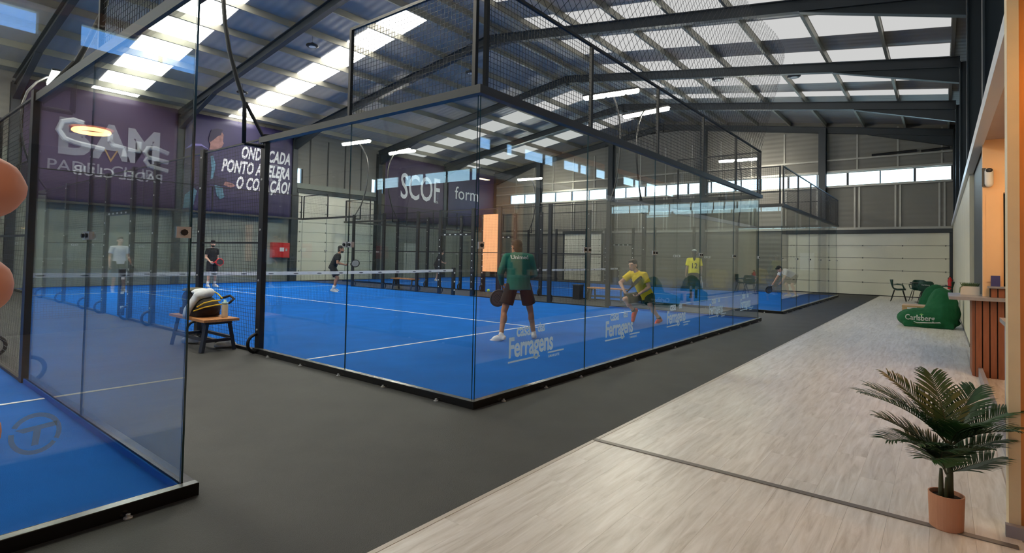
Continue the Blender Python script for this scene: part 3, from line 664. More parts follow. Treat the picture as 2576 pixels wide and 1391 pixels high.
def person(label, loc, rz, J, skin, hairm, shirt, shorts, shoes, sleeve=0.62, short_frac=0.78, hair='short', vox=0.010, cap=None, socks=None, beard=False, look=0.0, handcurl=(0.7, 0.7), group='padel players', tuck=0.0, skirt=False, bulk=1.0):
    P = empty('person'); tag(P, label, 'person', group)
    J = {k: Vector(v) for k, v in J.items()}
    pel, nk, hd = J['pelvis'], J['neck'], J['head']
    sp = (nk-pel).normalized(); sh = (J['shR']-J['shL']).normalized(); hip = (J['hipR']-J['hipL']).normalized()
    X = (sh-sp*sh.dot(sp)).normalized(); Yv = sp.cross(X); RT = Matrix((X, Yv, sp)).transposed()
    Xh = (hip-sp*hip.dot(sp)).normalized(); RP = Matrix((Xh, sp.cross(Xh), sp)).transposed()
    L = (nk-pel).length; chest = pel+sp*L*0.66; belly = pel+sp*L*0.32
    b = MB()
    b.ell(pel, (0.150, 0.105, 0.12), RP); b.ell(belly, (0.138, 0.10, 0.15), RT); b.ell(chest, (0.158, 0.108, 0.165), RT)
    b.capsule(nk-sp*0.05, hd-(hd-nk).normalized()*0.04, 0.056, 0.052)
    for s in ('L', 'R'):
        b.capsule(nk-sp*0.04, J['sh'+s], 0.055, 0.058)
        b.capsule(J['sh'+s], J['el'+s], 0.054, 0.041); b.capsule(J['el'+s], J['wr'+s], 0.041, 0.028)
        m1 = J['el'+s].lerp(J['wr'+s], 0.28); b.ell(m1, (0.042, 0.042, 0.05), None, 10)
        b.capsule(J['hip'+s], J['kn'+s], 0.082, 0.055); b.capsule(J['kn'+s], J['an'+s], 0.052, 0.036)
        back = -(J['to'+s]-J['an'+s]); back.z = 0; back = back.normalized() if back.length > 1e-4 else Vector((0, -1, 0))
        b.ell(J['kn'+s].lerp(J['an'+s], 0.3)+back*0.018, (0.052, 0.054, 0.10), None, 12)
        b.capsule(J['an'+s], J['an'+s].lerp(J['to'+s], 0.35), 0.036, 0.026)
        hdir = J['wr'+s]-J['el'+s]; pn = J.get('pn'+s, Vector((0.6 if s == 'L' else -0.6, 0.3, -0.2)))
        if 'hd'+s in J: hdir = J['hd'+s]
        hand(b, J['wr'+s], hdir, pn, handcurl[0 if s == 'L' else 1], 1 if s == 'L' else -1)
    # head
    fdir = J.get('face', Vector((math.sin(look), math.cos(look), 0.0))).normalized(); upv = J.get('headup', (hd-nk).normalized()*0.4+Vector((0, 0, 1))).normalized()
    fdir = (fdir-upv*fdir.dot(upv)).normalized(); hx = fdir.cross(upv); H = Matrix((hx, fdir, upv)).transposed()
    HS = 1.07; H = H*HS; g = lambda x, y, z: hd+H @ Vector((x, y, z))
    b.ell(g(0, -0.012, 0.03), (0.074, 0.094, 0.092), H); b.ell(g(0, 0.028, -0.035), (0.060, 0.068, 0.075), H); b.ell(g(0, 0.05, -0.085), (0.036, 0.035, 0.028), H, 10)
    b.capsule(g(0, 0.085, 0.015), g(0, 0.108, -0.022), 0.011, 0.016, 8)
    b.capsule(g(-0.04, 0.075, 0.03), g(0.04, 0.075, 0.03), 0.014, 0.014, 8)
    for s in (-1, 1): b.ell(g(0.078*s, -0.008, -0.005), (0.010, 0.022, 0.034), H, 8)
    body = b.build('body', skin, P, remesh=vox, smoothit=2)
    for s in (-1, 1):
        ey = MB().ell(g(0.030*s, 0.078, 0.004), (0.014, 0.011, 0.008), H, 8).build('eye', EYEW, P, smooth=True)
        MB().ell(g(0.030*s, 0.0885, 0.004), (0.006, 0.003, 0.006), H, 8).build('iris', EYED, ey, smooth=True)
        MB().capsule(g(0.016*s, 0.092, 0.026), g(0.046*s, 0.082, 0.027), 0.0045, 0.0035, 6).build('eyebrow', hairm, P)
    MB().capsule(g(-0.020, 0.092, -0.062), g(0.020, 0.092, -0.062), 0.0055, 0.0055, 6).build('mouth', LIP, P)
    # hair
    h = MB(); h.ell(g(0, -0.022, 0.045), (0.082, 0.098, 0.090), H); h.ell(g(0, 0.045, 0.098), (0.062, 0.05, 0.03), H)
    h.ell(g(0, -0.052, -0.03), (0.074, 0.058, 0.095), H)
    if hair == 'long':
        h.capsule(g(0, -0.085, 0.03), g(0, -0.125, -0.12), 0.07, 0.055); h.capsule(g(0, -0.125, -0.12), g(0, -0.13, -0.24), 0.06, 0.035)
    h.build('hair', hairm, P, remesh=0.012, smoothit=1)
    if beard:
        bb = MB(); bb.ell(g(0, 0.045, -0.075), (0.056, 0.058, 0.045), H); bb.build('beard', hairm, P, smooth=True)
    if cap:
        MB().ell(g(0, -0.02, 0.088), (0.078, 0.096, 0.055), H).build('cap', cap, P, smooth=True)
    # shirt
    t = MB()
    hem = pel-sp*(0.06-tuck)
    t.frust(hem, belly, (0.182*bulk, 0.140*bulk), (0.172*bulk, 0.132*bulk), ax=X); t.frust(belly-sp*0.01, chest+sp*0.03, (0.172*bulk, 0.132*bulk), (0.184*bulk, 0.136*bulk), ax=X)
    t.ell(chest+sp*0.02, (0.186*bulk, 0.136*bulk, 0.175), RT); t.frust(chest+sp*0.10, nk+sp*0.012, (0.12, 0.10), (0.070, 0.068), ax=X)
    for s in ('L', 'R'):
        S, E_, W_ = J['sh'+s], J['el'+s], J['wr'+s]
        t.capsule(nk-sp*0.06, S, 0.074, 0.076)
        if sleeve >= 1.0:
            t.capsule(S, E_, 0.076, 0.060); t.frust(E_-(W_-E_).normalized()*0.03, E_.lerp(W_, 0.93), (0.058, 0.058), (0.042, 0.042)); t.ell(E_, (0.062, 0.062, 0.062), None, 10)
        else:
            t.frust(S-(E_-S).normalized()*0.04, S.lerp(E_, sleeve), (0.078, 0.078), (0.074, 0.074))
    sh_o = t.build('shirt', shirt, P, remesh=vox*1.1, smoothit=3)
    # shorts or skirt
    q = MB(); q.frust(pel+sp*0.06, pel-sp*0.10, (0.164*bulk, 0.124*bulk), (0.178*bulk, 0.138*bulk), ax=Xh)
    for s in ('L', 'R'):
        a, k = J['hip'+s], J['kn'+s]; d = (k-a).normalized()
        q.frust(a-d*0.05, a.lerp(k, short_frac), (0.104, 0.108), (0.118 if short_frac < 0.95 else 0.09, 0.118 if short_frac < 0.95 else 0.09))
        q.ell(a, (0.102, 0.108, 0.09), None, 12)
    if skirt: q.frust(pel-sp*0.02, pel-V(0, 0, 0.50), (0.20, 0.165), (0.225, 0.20), ax=Xh)
    q.build('skirt' if skirt else 'shorts', shorts, P, remesh=vox*1.1, smoothit=3)
    # shoes and socks
    for s in ('L', 'R'):
        an, to = J['an'+s], J['to'+s]; d = (to-an); fl = d.copy(); d = d.normalized(); upn = J.get('fu'+s, Vector((0, 0, 1))); upn = (upn-d*upn.dot(d)).normalized()
        sd = d.cross(upn); M = Matrix((sd, d, upn)).transposed(); k = MB()
        sole0 = an-upn*0.052-d*0.045; sole1 = sole0+d*0.25
        k.capsule(sole0+upn*0.008, sole1+upn*0.002, 0.036, 0.040); k.ell(an.lerp(to, 0.45)-upn*0.020, (0.043, 0.115, 0.046), M); k.capsule(an-upn*0.02-d*0.012, an+upn*0.02-d*0.008, 0.044, 0.042)
        k.frust(sole0-upn*0.030+d*0.02, sole0+upn*0.01+d*0.02, (0.030, 0.05), (0.034, 0.055))
        k.build('shoe', shoes[0] if isinstance(shoes, tuple) and s == 'L' else (shoes[1] if isinstance(shoes, tuple) else shoes), P, remesh=0.009, smoothit=2)
        if socks: MB().frust(an-V(0, 0, 0.0), an.lerp(J['kn'+s], socks[1]), (0.045, 0.045), (0.050, 0.050)).build('sock', socks[0], P, smooth=True)
    P.location = loc; P.rotation_euler = (0, 0, rz)
    return P, body, sh_o
RK = 0
def racket(label, P, p, d, n, frame=None, face=None, grip=None):
    """p = grip end, d = towards the head, n = face normal, all in the holder's local space"""
    d = Vector(d).normalized(); n = Vector(n); n = (n-d*n.dot(d)).normalized(); a = d.cross(n)
    r = empty('padel_racket'); tag(r, label, 'racket', 'padel rackets')
    frame = frame or C_BLK; face = face or mat('racket_face', srgb(58, 60, 62), 0.4); grip = grip or mat('white_grip', srgb(215, 212, 205), 0.7)
    MB().tube([(0, 0, 0), (0, 0, 0.13)], 0.016, 8).build('grip', grip, r, smooth=True)
    MB().tube([(0, 0, 0.12), (-0.05, 0, 0.19), (-0.085, 0, 0.25)], 0.013, 6).build('throat', frame, r); MB().tube([(0, 0, 0.12), (0.05, 0, 0.19), (0.085, 0, 0.25)], 0.013, 6).build('throat', frame, r)
    ov = [(0.125*math.cos(t), 0, 0.325+0.135*math.sin(t)) for t in [2*math.pi*k/28 for k in range(29)]]
    MB().tube(ov, 0.019, 8, cap=False).build('rim', frame, r, smooth=True)
    fp = [(0.112*math.cos(2*math.pi*k/28), 0.123*math.sin(2*math.pi*k/28)) for k in range(28)]
    fo = MB().prism(fp, (0, -0.017, 0.325), (0, 0.017, 0.325), (1, 0, 0), (0, 0, 1)).build('face', face, r)
    hole = MB().tube([(0, -0.0185, 0), (0, 0.0185, 0)], 0.006, 6).mesh('hole', EYED)
    for i in range(-2, 3):
        for j in range(-2, 3):
            if i*i+j*j < 7: put('hole', hole, fo, (i*0.032, 0, 0.325+j*0.034))
    M = Matrix((a, -n, d)).transposed().to_4x4(); M.translation = Vector(p)
    PM = Matrix.Translation(P.location) @ P.rotation_euler.to_matrix().to_4x4()
    r.matrix_world = PM @ M
    return r
ZT = 0.016
# 1 man in green with his back to us
J = dict(pelvis=(0, -0.02, 0.93), neck=(-0.01, 0.055, 1.45), head=(-0.025, 0.09, 1.54), shL=(-0.20, 0.04, 1.365), shR=(0.20, 0.04, 1.365), elL=(-0.30, 0.03, 1.10), elR=(0.285, 0.05, 1.10),
         wrL=(-0.24, 0.20, 0.90), wrR=(-0.05, 0.30, 0.92), hipL=(-0.11, -0.02, 0.90), hipR=(0.11, -0.02, 0.90), knL=(-0.235, -0.01, 0.48), knR=(0.235, 0.08, 0.48), anL=(-0.30, -0.12, 0.085), anR=(0.30, 0.07, 0.085),
         toL=(-0.43, -0.02, 0.03), toR=(0.36, 0.23, 0.03), pnL=(0.5, 0.5, -0.5), pnR=(-0.5, -0.6, 0.2), face=(-0.35, 0.9, -0.12))
P1, B1, S1 = person('man in long-sleeved green jersey seen from behind on middle court', (3.46, 2.16, ZT), math.radians(-40), J, SK1, HAIR, C_GREEN, C_BLK, C_SHOEW, sleeve=1.0, short_frac=0.72, vox=0.008, bulk=1.16, tuck=-0.05)
tx = text('jersey_lettering', 'Unimed', 0.092, WSTICK, None, (0, -0.4, 1.345), align='CENTER', bold=0.02, extrude=0.001, sx=1.05); tx.parent = P1
P1RK = racket('dark grey padel racket held by the man in green', P1, (-0.06, 0.33, 0.90), (-0.62, -0.05, -0.66), (0.15, 1, 0.1), face=mat('racket_grey', srgb(72, 78, 80), 0.45), frame=mat('racket_rim_grey', srgb(60, 66, 66), 0.4))
# 2 man in yellow lunging
J = dict(pelvis=(0, -0.06, 0.60), neck=(0.0, 0.20, 1.10), head=(0.02, 0.29, 1.245), shL=(-0.17, 0.13, 1.04), shR=(0.16, 0.24, 1.05), elL=(-0.27, 0.07, 0.78), elR=(0.24, 0.46, 0.86), wrL=(-0.22, 0.29, 0.64), wrR=(0.06, 0.48, 0.70),
         hipL=(-0.10, -0.08, 0.57), hipR=(0.10, -0.03, 0.57), knL=(-0.17, -0.03, 0.40), knR=(0.15, 0.40, 0.50), anL=(-0.16, -0.30, 0.085), anR=(0.12, 0.17, 0.24), toL=(-0.20, -0.18, 0.03), toR=(0.12, 0.22, 0.11), fuR=(0, 0.9, 0.4),
         pnL=(0.3, 0.3, 0.6), pnR=(-0.7, 0, 0.3), face=(-0.28, 0.95, -0.05))
P2, B2, S2 = person('man in yellow T-shirt lunging with racket, coral red shoes', (7.42, 1.72, ZT), math.radians(62), J, SK2, HAIRB, C_YEL, C_DKG, C_RED, short_frac=0.88, vox=0.008, socks=(C_BLK, 0.12))
racket('dark padel racket held upright by the lunging man in yellow', P2, (-0.05, 0.50, 0.66), (-0.32, -0.55, 0.72), (0.6, 0.5, 0.55), grip=C_BLK)
# 3 man in black with red racket, far left side of the middle court
J = dict(pelvis=(0, 0, 0.95), neck=(0, -0.01, 1.47), head=(0, 0.02, 1.64), shL=(-0.19, -0.01, 1.40), shR=(0.19, -0.01, 1.40), elL=(-0.25, -0.04, 1.12), elR=(0.25, -0.02, 1.12), wrL=(-0.28, 0.06, 0.87), wrR=(0.24, 0.20, 0.96),
         hipL=(-0.10, 0, 0.92), hipR=(0.10, 0, 0.92), knL=(-0.13, 0.03, 0.50), knR=(0.13, 0.03, 0.50), anL=(-0.15, -0.02, 0.085), anR=(0.15, -0.02, 0.085), toL=(-0.19, 0.14, 0.03), toR=(0.19, 0.14, 0.03), pnR=(-0.8, 0, 0))
P3, B3, S3 = person('man in black cap and T-shirt standing behind bench with red racket', (5.39, 18.4, ZT), math.radians(196), dict(J, face=(0.5, 0.85, 0)), SK2, HAIR, C_BLK, C_BLK, C_SHOEW, beard=True, cap=C_BLK, socks=(C_WHT, 0.3))
racket('red and black padel racket held by the man in black cap', P3, (0.24, 0.24, 0.93), (-0.85, 0.2, 0.05), (0.05, 1, 0.1), frame=mat('racket_red', srgb(226, 48, 52), 0.4), grip=MATS['racket_red'])
# 4 man in black ready at the net
J4 = dict(pelvis=(0, -0.10, 0.88), neck=(0, 0.10, 1.36), head=(0, 0.17, 1.52), shL=(-0.19, 0.07, 1.29), shR=(0.19, 0.07, 1.29), elL=(-0.27, 0.08, 1.02), elR=(0.27, 0.08, 1.02), wrL=(-0.06, 0.32, 0.96), wrR=(0.07, 0.34, 0.96),
         hipL=(-0.11, -0.10, 0.86), hipR=(0.11, -0.10, 0.86), knL=(-0.19, 0.07, 0.47), knR=(0.19, 0.07, 0.47), anL=(-0.24, -0.06, 0.085), anR=(0.24, -0.06, 0.085), toL=(-0.29, 0.10, 0.03), toR=(0.29, 0.10, 0.03), pnL=(0.6, 0.2, 0.2), pnR=(-0.6, 0.2, 0.2))
P4, B4, S4 = person('bearded man in black crouching ready just behind the net', (7.68, 13.75, ZT), math.radians(-128), dict(J4, face=(0.2, 0.95, 0)), SK1, HAIR, C_BLK, C_BLK, C_SHOEW, beard=True, socks=(C_WHT, 0.35))
racket('black and white padel racket held by the crouching man', P4, (0.02, 0.37, 0.95), (0.10, 0.85, 0.18), (0.9, -0.1, 0.2), face=mat('racket_white_dots', srgb(120, 122, 124), 0.4))
# 5 player on the far side of the right court
P5, B5, S5 = person('man in black leaning forward at far side of right court', (16.4, 17.5, ZT), math.radians(-120), dict(J4, elL=(-0.24, -0.02, 1.0), wrL=(-0.30, 0.0, 0.78), face=(0.2, 0.95, 0)), SK2, HAIR, C_BLK, C_BLK, C_SHOEW, vox=0.012)
# 6 player in lemon shirt number 12
J6 = dict(J); J6.update(wrR=(0.26, 0.12, 0.88), elR=(0.25, -0.03, 1.12), anL=(-0.10, -0.02, 0.085), anR=(0.08, -0.02, 0.085), knL=(-0.10, 0.02, 0.5), knR=(0.09, 0.02, 0.5), toL=(-0.13, 0.14, 0.03), toR=(0.10, 0.14, 0.03))
P6, B6, S6 = person('long-haired player in lemon yellow number 12 shirt and dark skirt', (16.0, 3.7, ZT), math.radians(-68), J6, SK2, HAIR, C_LYEL, C_DKG, C_BLK, hair='long', vox=0.012, socks=(C_BLK, 0.95), skirt=True, sleeve=0.8, bulk=1.15, cap=C_WHT)
racket('pale padel racket hanging from the hand of number 12', P6, (0.27, 0.17, 0.80), (0.05, 0.35, -0.9), (1, 0.2, 0), frame=C_WHT, grip=C_WHT)
# 7 player bending low on the right court
J7 = dict(pelvis=(0, -0.14, 0.84), neck=(0.0, 0.32, 1.05), head=(0.0, 0.46, 1.10), shL=(-0.17, 0.26, 1.00), shR=(0.17, 0.28, 1.00), elL=(-0.22, 0.38, 0.76), elR=(0.22, 0.42, 0.75), wrL=(-0.16, 0.46, 0.58), wrR=(0.18, 0.58, 0.54),
         hipL=(-0.11, -0.14, 0.82), hipR=(0.11, -0.14, 0.82), knL=(-0.2, 0.05, 0.46), knR=(0.2, 0.05, 0.46), anL=(-0.26, -0.1, 0.085), anR=(0.24, -0.1, 0.085), toL=(-0.3, 0.06, 0.03), toR=(0.3, 0.06, 0.03), face=(0, 0.6, -0.8), headup=(0, 0.8, 0.6))
P7, B7, S7 = person('player in white and navy bending low beside right court corner', (20.3, 1.35, ZT), math.radians(42), J7, SK2, HAIR, C_WHT, C_DKG, C_SHOEW, vox=0.012)
racket('black padel racket held low by the bending player', P7, (0.18, 0.60, 0.52), (0.0, 0.55, -0.82), (1, 0, 0.1), grip=C_WHT)
# 8 player on the left court, met as a reflection in its side glass
P8, B8, S8 = person('man in white T-shirt and black shorts, mirrored in left glass', (-7.0, 17.3, ZT), math.radians(176), J, SK2, HAIRB, C_WHT, C_BLK, C_SHOEW, vox=0.012, socks=(C_WHT, 0.25))
racket('grey padel racket of the man in white T-shirt', P8, (0.24, 0.24, 0.93), (0.3, 0.4, -0.8), (1, 0.2, 0.1))
# prints on shirts
stick_on(tx, S1, (0, 1, 0), 0.004)
n12 = text('shirt_number', '12', 0.27, mat('dark_print_2', srgb(50, 50, 30), 0.7), None, (0, -0.4, 1.09), align='CENTER', bold=0.02, extrude=0.001, sx=0.85); n12.parent = P6
stick_on(n12, S6, (0, 1, 0), 0.004)
stp = MB().box((-0.035, 0.0, 0.4), (0.035, 0.55, 0.402)).build('shirt_stripe', C_NAVY, None, origin=(0,0,0)); stp.parent = P7
stick_on(stp, S7, (0, 0, 1), 0.004)
# ball in the air above the court
bl = MB().ell((0, 0, 0), (0.033, 0.033, 0.033)).build('padel_ball', mat('tennis_yellow', srgb(196, 232, 92), 0.9, bump=0.5, bscale=200), None, smooth=True, loc=(5.6, 4.66, 0.62))
tag(bl, 'fluorescent yellow ball in the air left of the green-shirted man', 'ball')
# ================================================================== FURNITURE AND FITTINGS
# ---- banners on the far wall
BAN = mat('banner_purple', srgb(66, 50, 78), 0.55, var=0.16, vscale=0.5, bump=0.5, bscale=1.4); BAN2 = mat('banner_navy', srgb(56, 50, 84), 0.5, var=0.2, vscale=0.5, bump=0.5, bscale=1.6)
BLET = mat('banner_grey_print', srgb(150, 148, 158), 0.6); BWHT = mat('banner_white_print', srgb(232, 232, 234), 0.6); GOLD = mat('banner_gold_print', srgb(176, 138, 78), 0.5)
def banner(x0, x1, z0, z1, m, label):
    b = empty('wall_banner', ((x0+x1)/2, YF-0.3, z0)); tag(b, label, 'banner', 'printed wall banners')
    nx, nz = 40, 16; vs, fs = [], []
    for k in (0, 1):
        for i in range(nx+1):
            for j in range(nz+1):
                x = x0+(x1-x0)*i/nx; z = z0+(z1-z0)*j/nz
                d = 0.012*mnoise.noise(Vector((x*1.3, z*0.4, 3.0)))+0.010*mnoise.noise(Vector((x*3.1+z*0.8, z*0.9, 7.7)))
                vs.append((x, YF-0.30+d+0.006*k, z))
    N = (nx+1)*(nz+1)
    for i in range(nx):
        for j in range(nz):
            a = i*(nz+1)+j; q = (a, a+nz+1, a+nz+2, a+1); fs.append(q); fs.append(tuple(N+t for t in q[::-1]))
    for i in range(nx): 
        a = i*(nz+1); fs.append((a, N+a, N+a+nz+1, a+nz+1)); a += nz; fs.append((a, a+nz+1, N+a+nz+1, N+a))
    for j in range(nz):
        fs.append((j, j+1, N+j+1, N+j)); a = nx*(nz+1)+j; fs.append((a, N+a, N+a+1, a+1))
    MB().add(vs, fs).build('sheet', m, b, smooth=True)
    for i in range(12): 
        x = x0+0.1+(x1-x0-0.2)*i/11
        MB().tube([(x, YF-0.31, z1-0.05), (x, YF-0.22, z1+0.06)], 0.006, 5).build('tie', BLACK, b)
    return b
yb_ = YF-0.322
b1 = banner(0.2, 4.85, 2.95, 7.05, BAN, 'dark purple banner with big grey BAM and PADEL CLUB lettering')
text('lettering', 'B', 1.75, BLET, b1, (1.05, yb_, 4.72), bold=0.03, sx=1.0); text('lettering', 'A', 1.75, BLET, b1, (2.10, yb_, 4.72), bold=0.03, sx=0.95); text('lettering', 'M', 1.75, BLET, b1, (3.12, yb_, 4.72), bold=0.035, sx=0.86)
text('lettering', 'PADEL CLUB', 0.56, BLET, b1, (0.82, yb_, 4.08), bold=0.004, sx=1.03)
MB().prism([(-0.22, 0.42), (-0.17, 0.42), (0, 0.08), (0.17, 0.42), (0.22, 0.42), (0, -0.04)], (2.66, yb_, 4.62), (2.66, yb_-0.004, 4.62), (1,0,0), (0,0,1)).build('gold_chevron', GOLD, b1)
b2 = banner(5.15, 9.8, 2.95, 7.05, BAN2, 'navy banner with player and ONDE CADA PONTO ACELERA O CORAÇÃO slogan')
text('lettering', 'ONDE CADA\nPONTO ACELERA\nO CORAÇÃO!', 0.74, BWHT, b2, (9.66, yb_, 5.50), bold=0.034, shear=0.3, align='RIGHT', sx=0.5, space=1.06, line=0.92)
# printed player silhouette on the slogan banner
def poly(pts, m, name, d=0.0): return MB().prism(pts, (5.15, yb_-d, 2.95), (5.15, yb_-d-0.004, 2.95), (1,0,0), (0,0,1)).build(name, m, b2)
PF = mat('print_dark_figure', srgb(50, 44, 66), 0.6); PT = mat('print_teal', srgb(84, 124, 142), 0.6, var=0.3, vscale=5); PS = mat('print_skin', srgb(142, 104, 100), 0.6, var=0.3, vscale=7)
poly([(0.0, 0.2), (0.35, 0.25), (0.55, 1.0), (0.95, 1.25), (1.45, 1.2), (1.7, 1.35), (1.65, 1.55), (1.2, 1.6), (1.15, 2.2), (1.05, 2.5), (0.6, 2.75), (0.0, 2.55)], PF, 'print_figure')
poly([(0.0, 0.15), (0.36, 0.2), (0.50, 0.9), (0.38, 1.0), (0.05, 0.7)], PT, 'print_leg', 0.004)
poly([(1.02, 1.45), (1.12, 1.5), (1.2, 2.1), (1.08, 2.45), (0.98, 2.4), (1.04, 1.9)], PT, 'print_shirt_edge', 0.004)
poly([(1.18, 1.22), (1.50, 1.16), (1.60, 0.75), (1.42, 0.62), (1.28, 0.8)], PT, 'print_racket', 0.004)
poly([(1.55, 1.25), (1.85, 1.18), (2.05, 1.28), (1.9, 1.38), (1.6, 1.42)], PS, 'print_hand', 0.004)
poly([(0.92, 2.68), (1.22, 2.72), (1.42, 2.86), (1.50, 3.04), (1.46, 3.12), (1.48, 3.40), (1.36, 3.58), (1.15, 3.50), (0.95, 3.42), (0.88, 3.1), (0.96, 2.9)], PS, 'print_head', 0.004)
poly([(0.88, 3.1), (0.95, 3.0), (1.08, 3.12), (1.26, 3.32), (1.36, 3.36), (1.44, 3.62), (1.2, 3.62), (0.98, 3.52)], PF, 'print_hair', 0.008)
poly([(0.0, 2.55), (0.3, 2.74), (0.62, 2.78), (0.92, 2.68), (0.6, 2.86), (0.25, 2.82)], mat('print_violet', srgb(120, 112, 168), 0.6), 'print_shoulder_edge', 0.004)
b3 = banner(15.3, 19.8, 3.3, 6.9, BAN, 'dark plum banner with big white SCOF lettering')
text('lettering', 'SCOF', 2.05, BLET if 0 else BWHT, b3, (16.35, yb_, 4.62), bold=0.012, sx=0.62)
text('lettering', 'a.s.', 0.3, BWHT, b3, (19.0, yb_, 4.55), sx=0.9)
b4 = banner(20.2, 24.6, 3.3, 6.9, BAN2, 'navy violet banner with thin white form lettering in far corner')
text('lettering', 'form', 1.15, BWHT, b4, (20.75, yb_, 4.98), bold=0.0, sx=1.0)
b5 = banner(-9.8, -5.2, 2.95, 7.05, BAN, 'dark purple banner with white outline logo, mirrored in left court glass')
def ov(u, v):
    """place a stroke so that its mirror image in the left court's side glass falls where the photo shows it"""
    return Vector((u, 0, v))
LOGO_STROKES = [[(1.72, 5.86), (1.42, 5.92), (1.12, 5.80), (1.02, 5.5), (1.2, 5.22), (1.5, 5.12), (2.35, 5.02)], [(2.52, 5.62), (2.52, 5.36), (2.62, 5.22), (2.98, 5.18), (2.98, 4.85)], [(3.08, 5.14), (3.45, 5.12), (3.45, 5.5)], [(4.45, 5.2), (4.0, 5.34), (3.74, 5.3), (3.66, 5.12), (3.76, 4.95), (4.45, 4.85)], [(3.76, 4.95), (3.68, 4.8), (3.8, 4.62), (4.45, 4.5)]]
for stx in LOGO_STROKES:
    pts = [(-4.9-a-0.1, yb_-0.004, b) for a, b in stx]
    MB().tube(pts, 0.09, 6, ry=None).build('logo_stroke', BWHT, b5)
text('lettering', 'PADEL CLUB', 0.5, BWHT, b5, (-9.3, yb_, 4.0), bold=0.006)

op = empty('orange_panel', (12.2, 10.3, 0)); tag(op, 'tall plain orange glowing panel standing beyond the net post', 'panel')
MB().box((12.18, 9.93, 0.80), (12.24, 10.66, 3.02)).build('panel_face', mat('orange_glow_face', srgb(250, 178, 126), 0.5, emit=0.42, ecol=(1.0, 0.42, 0.18)), op)  # orange face with a mild glow set in its material
for y in (10.0, 10.6): MB().box((12.24, y-0.02, 0.0), (12.28, y+0.02, 3.0)).build('support_post', BLACK, op)

# ---- fire hose cabinet
fh = empty('fire_hose_cabinet', (9.42, YF, 1.13)); tag(fh, 'red fire hose cabinet on the far grey wall', 'hose cabinet')
FRED = mat('signal_red', srgb(206, 34, 40), 0.4)
MB().box((9.0, YF-0.24, 1.13), (9.84, YF-0.01, 1.83)).build('cabinet_body', FRED, fh); dr = MB().box((9.02, YF-0.26, 1.15), (9.82, YF-0.24, 1.81)).build('cabinet_door', FRED, fh)
MB().box((9.34, YF-0.266, 1.42), (9.55, YF-0.26, 1.6)).build('pictogram', BWHT, dr); MB().box((9.62, YF-0.266, 1.44), (9.7, YF-0.26, 1.56)).build('handle', CHROME, dr)
# ---- round high-bay lamps on the roof
def highbay(x, y, label):
    z = zroof(y)-0.5
    h = empty('high_bay_lamp', (x, y, z)); tag(h, label, 'lamp', 'round high bay lamps')
    MB().tube([(x, y, z+0.1), (x, y, zroof(y)-0.02)], 0.006, 5).build('cord', BLACK, h)
    MB().lathe([(0.06, 0.0), (0.17, 0.0), (0.20, 0.03), (0.19, 0.06), (0.07, 0.08), (0.05, 0.13), (0.02, 0.14)], (x, y, z), 20).build('housing', BLACK, h, smooth=True)
    MB().lathe([(0.0, -0.006), (0.11, -0.006), (0.11, 0.0), (0.0, 0.0)], (x, y, z), 16).build('lens', WHITE, h)
for x, y, l in ((5.75, 12.5, 'round black high bay lamp nearest the hanging court wires'), (5.75, 17.2, 'round black high bay lamp above the slogan banner'), (15.35, 2.7, 'round black high bay lamp under third rafter near netting'), (15.35, 0.3, 'round black high bay lamp under third rafter towards the clubhouse'), (11.2, 10.6, 'round black high bay lamp above middle court seen through glass'), (11.2, 15.0, 'round black high bay lamp above the far sectional gate')): highbay(x, y, l)

# ---- benches
BWOOD = mat('bench_wood', srgb(196, 136, 84), 0.5, var=0.2, vscale=6, stretch=(8, 1, 8)); BFR = mat('bench_frame', srgb(46, 50, 60), 0.5)
def bench(cx, cy, L, label, Wd=0.46, H=0.45):
    b = empty('bench', (cx, cy, 0)); tag(b, label, 'bench', 'wooden benches')
    for i in range(3):
        x = cx-Wd/2+Wd*i/3; MB().box((x+0.003, cy-L/2, H-0.035), (x+Wd/3-0.003, cy+L/2, H)).build('seat_plank', BWOOD, b)
    for sx in (-1, 1):
        for sy in (-1, 1):
            MB().bar((cx+sx*(Wd/2-0.09), cy+sy*(L/2-0.12), H-0.035), (cx+sx*(Wd/2-0.02), cy+sy*(L/2-0.09), 0.0), 0.05, 0.05).build('leg', BFR, b)
        MB().bar((cx+sx*(Wd/2-0.05), cy-L/2+0.12, 0.17), (cx+sx*(Wd/2-0.05), cy+L/2-0.12, 0.17), 0.03, 0.04).build('stretcher', BFR, b)
    for sy in (-1, 1):
        MB().box((cx-Wd/2+0.06, cy+sy*(L/2-0.11)-0.02, H-0.075), (cx+Wd/2-0.06, cy+sy*(L/2-0.11)+0.02, H-0.036)).build('cross_bar', BFR, b)
        MB().bar((cx-Wd/2+0.05, cy+sy*(L/2-0.10), 0.15), (cx+Wd/2-0.05, cy+sy*(L/2-0.10), 0.15), 0.03, 0.04).build('stretcher', BFR, b)
    return b
bench(-0.32, 5.02, 1.2, 'wooden bench with sports bag on it beside the middle court mesh', Wd=0.48)
bench(10.55, 13.3, 1.3, 'wooden bench between courts seen behind the net', Wd=0.4)
bench(11.95, 5.05, 1.3, 'wooden bench between courts behind the lunging man in yellow', Wd=0.4)
bench(-2.05, 15.2, 1.3, 'wooden bench with pale bag between the left and middle courts', Wd=0.4)
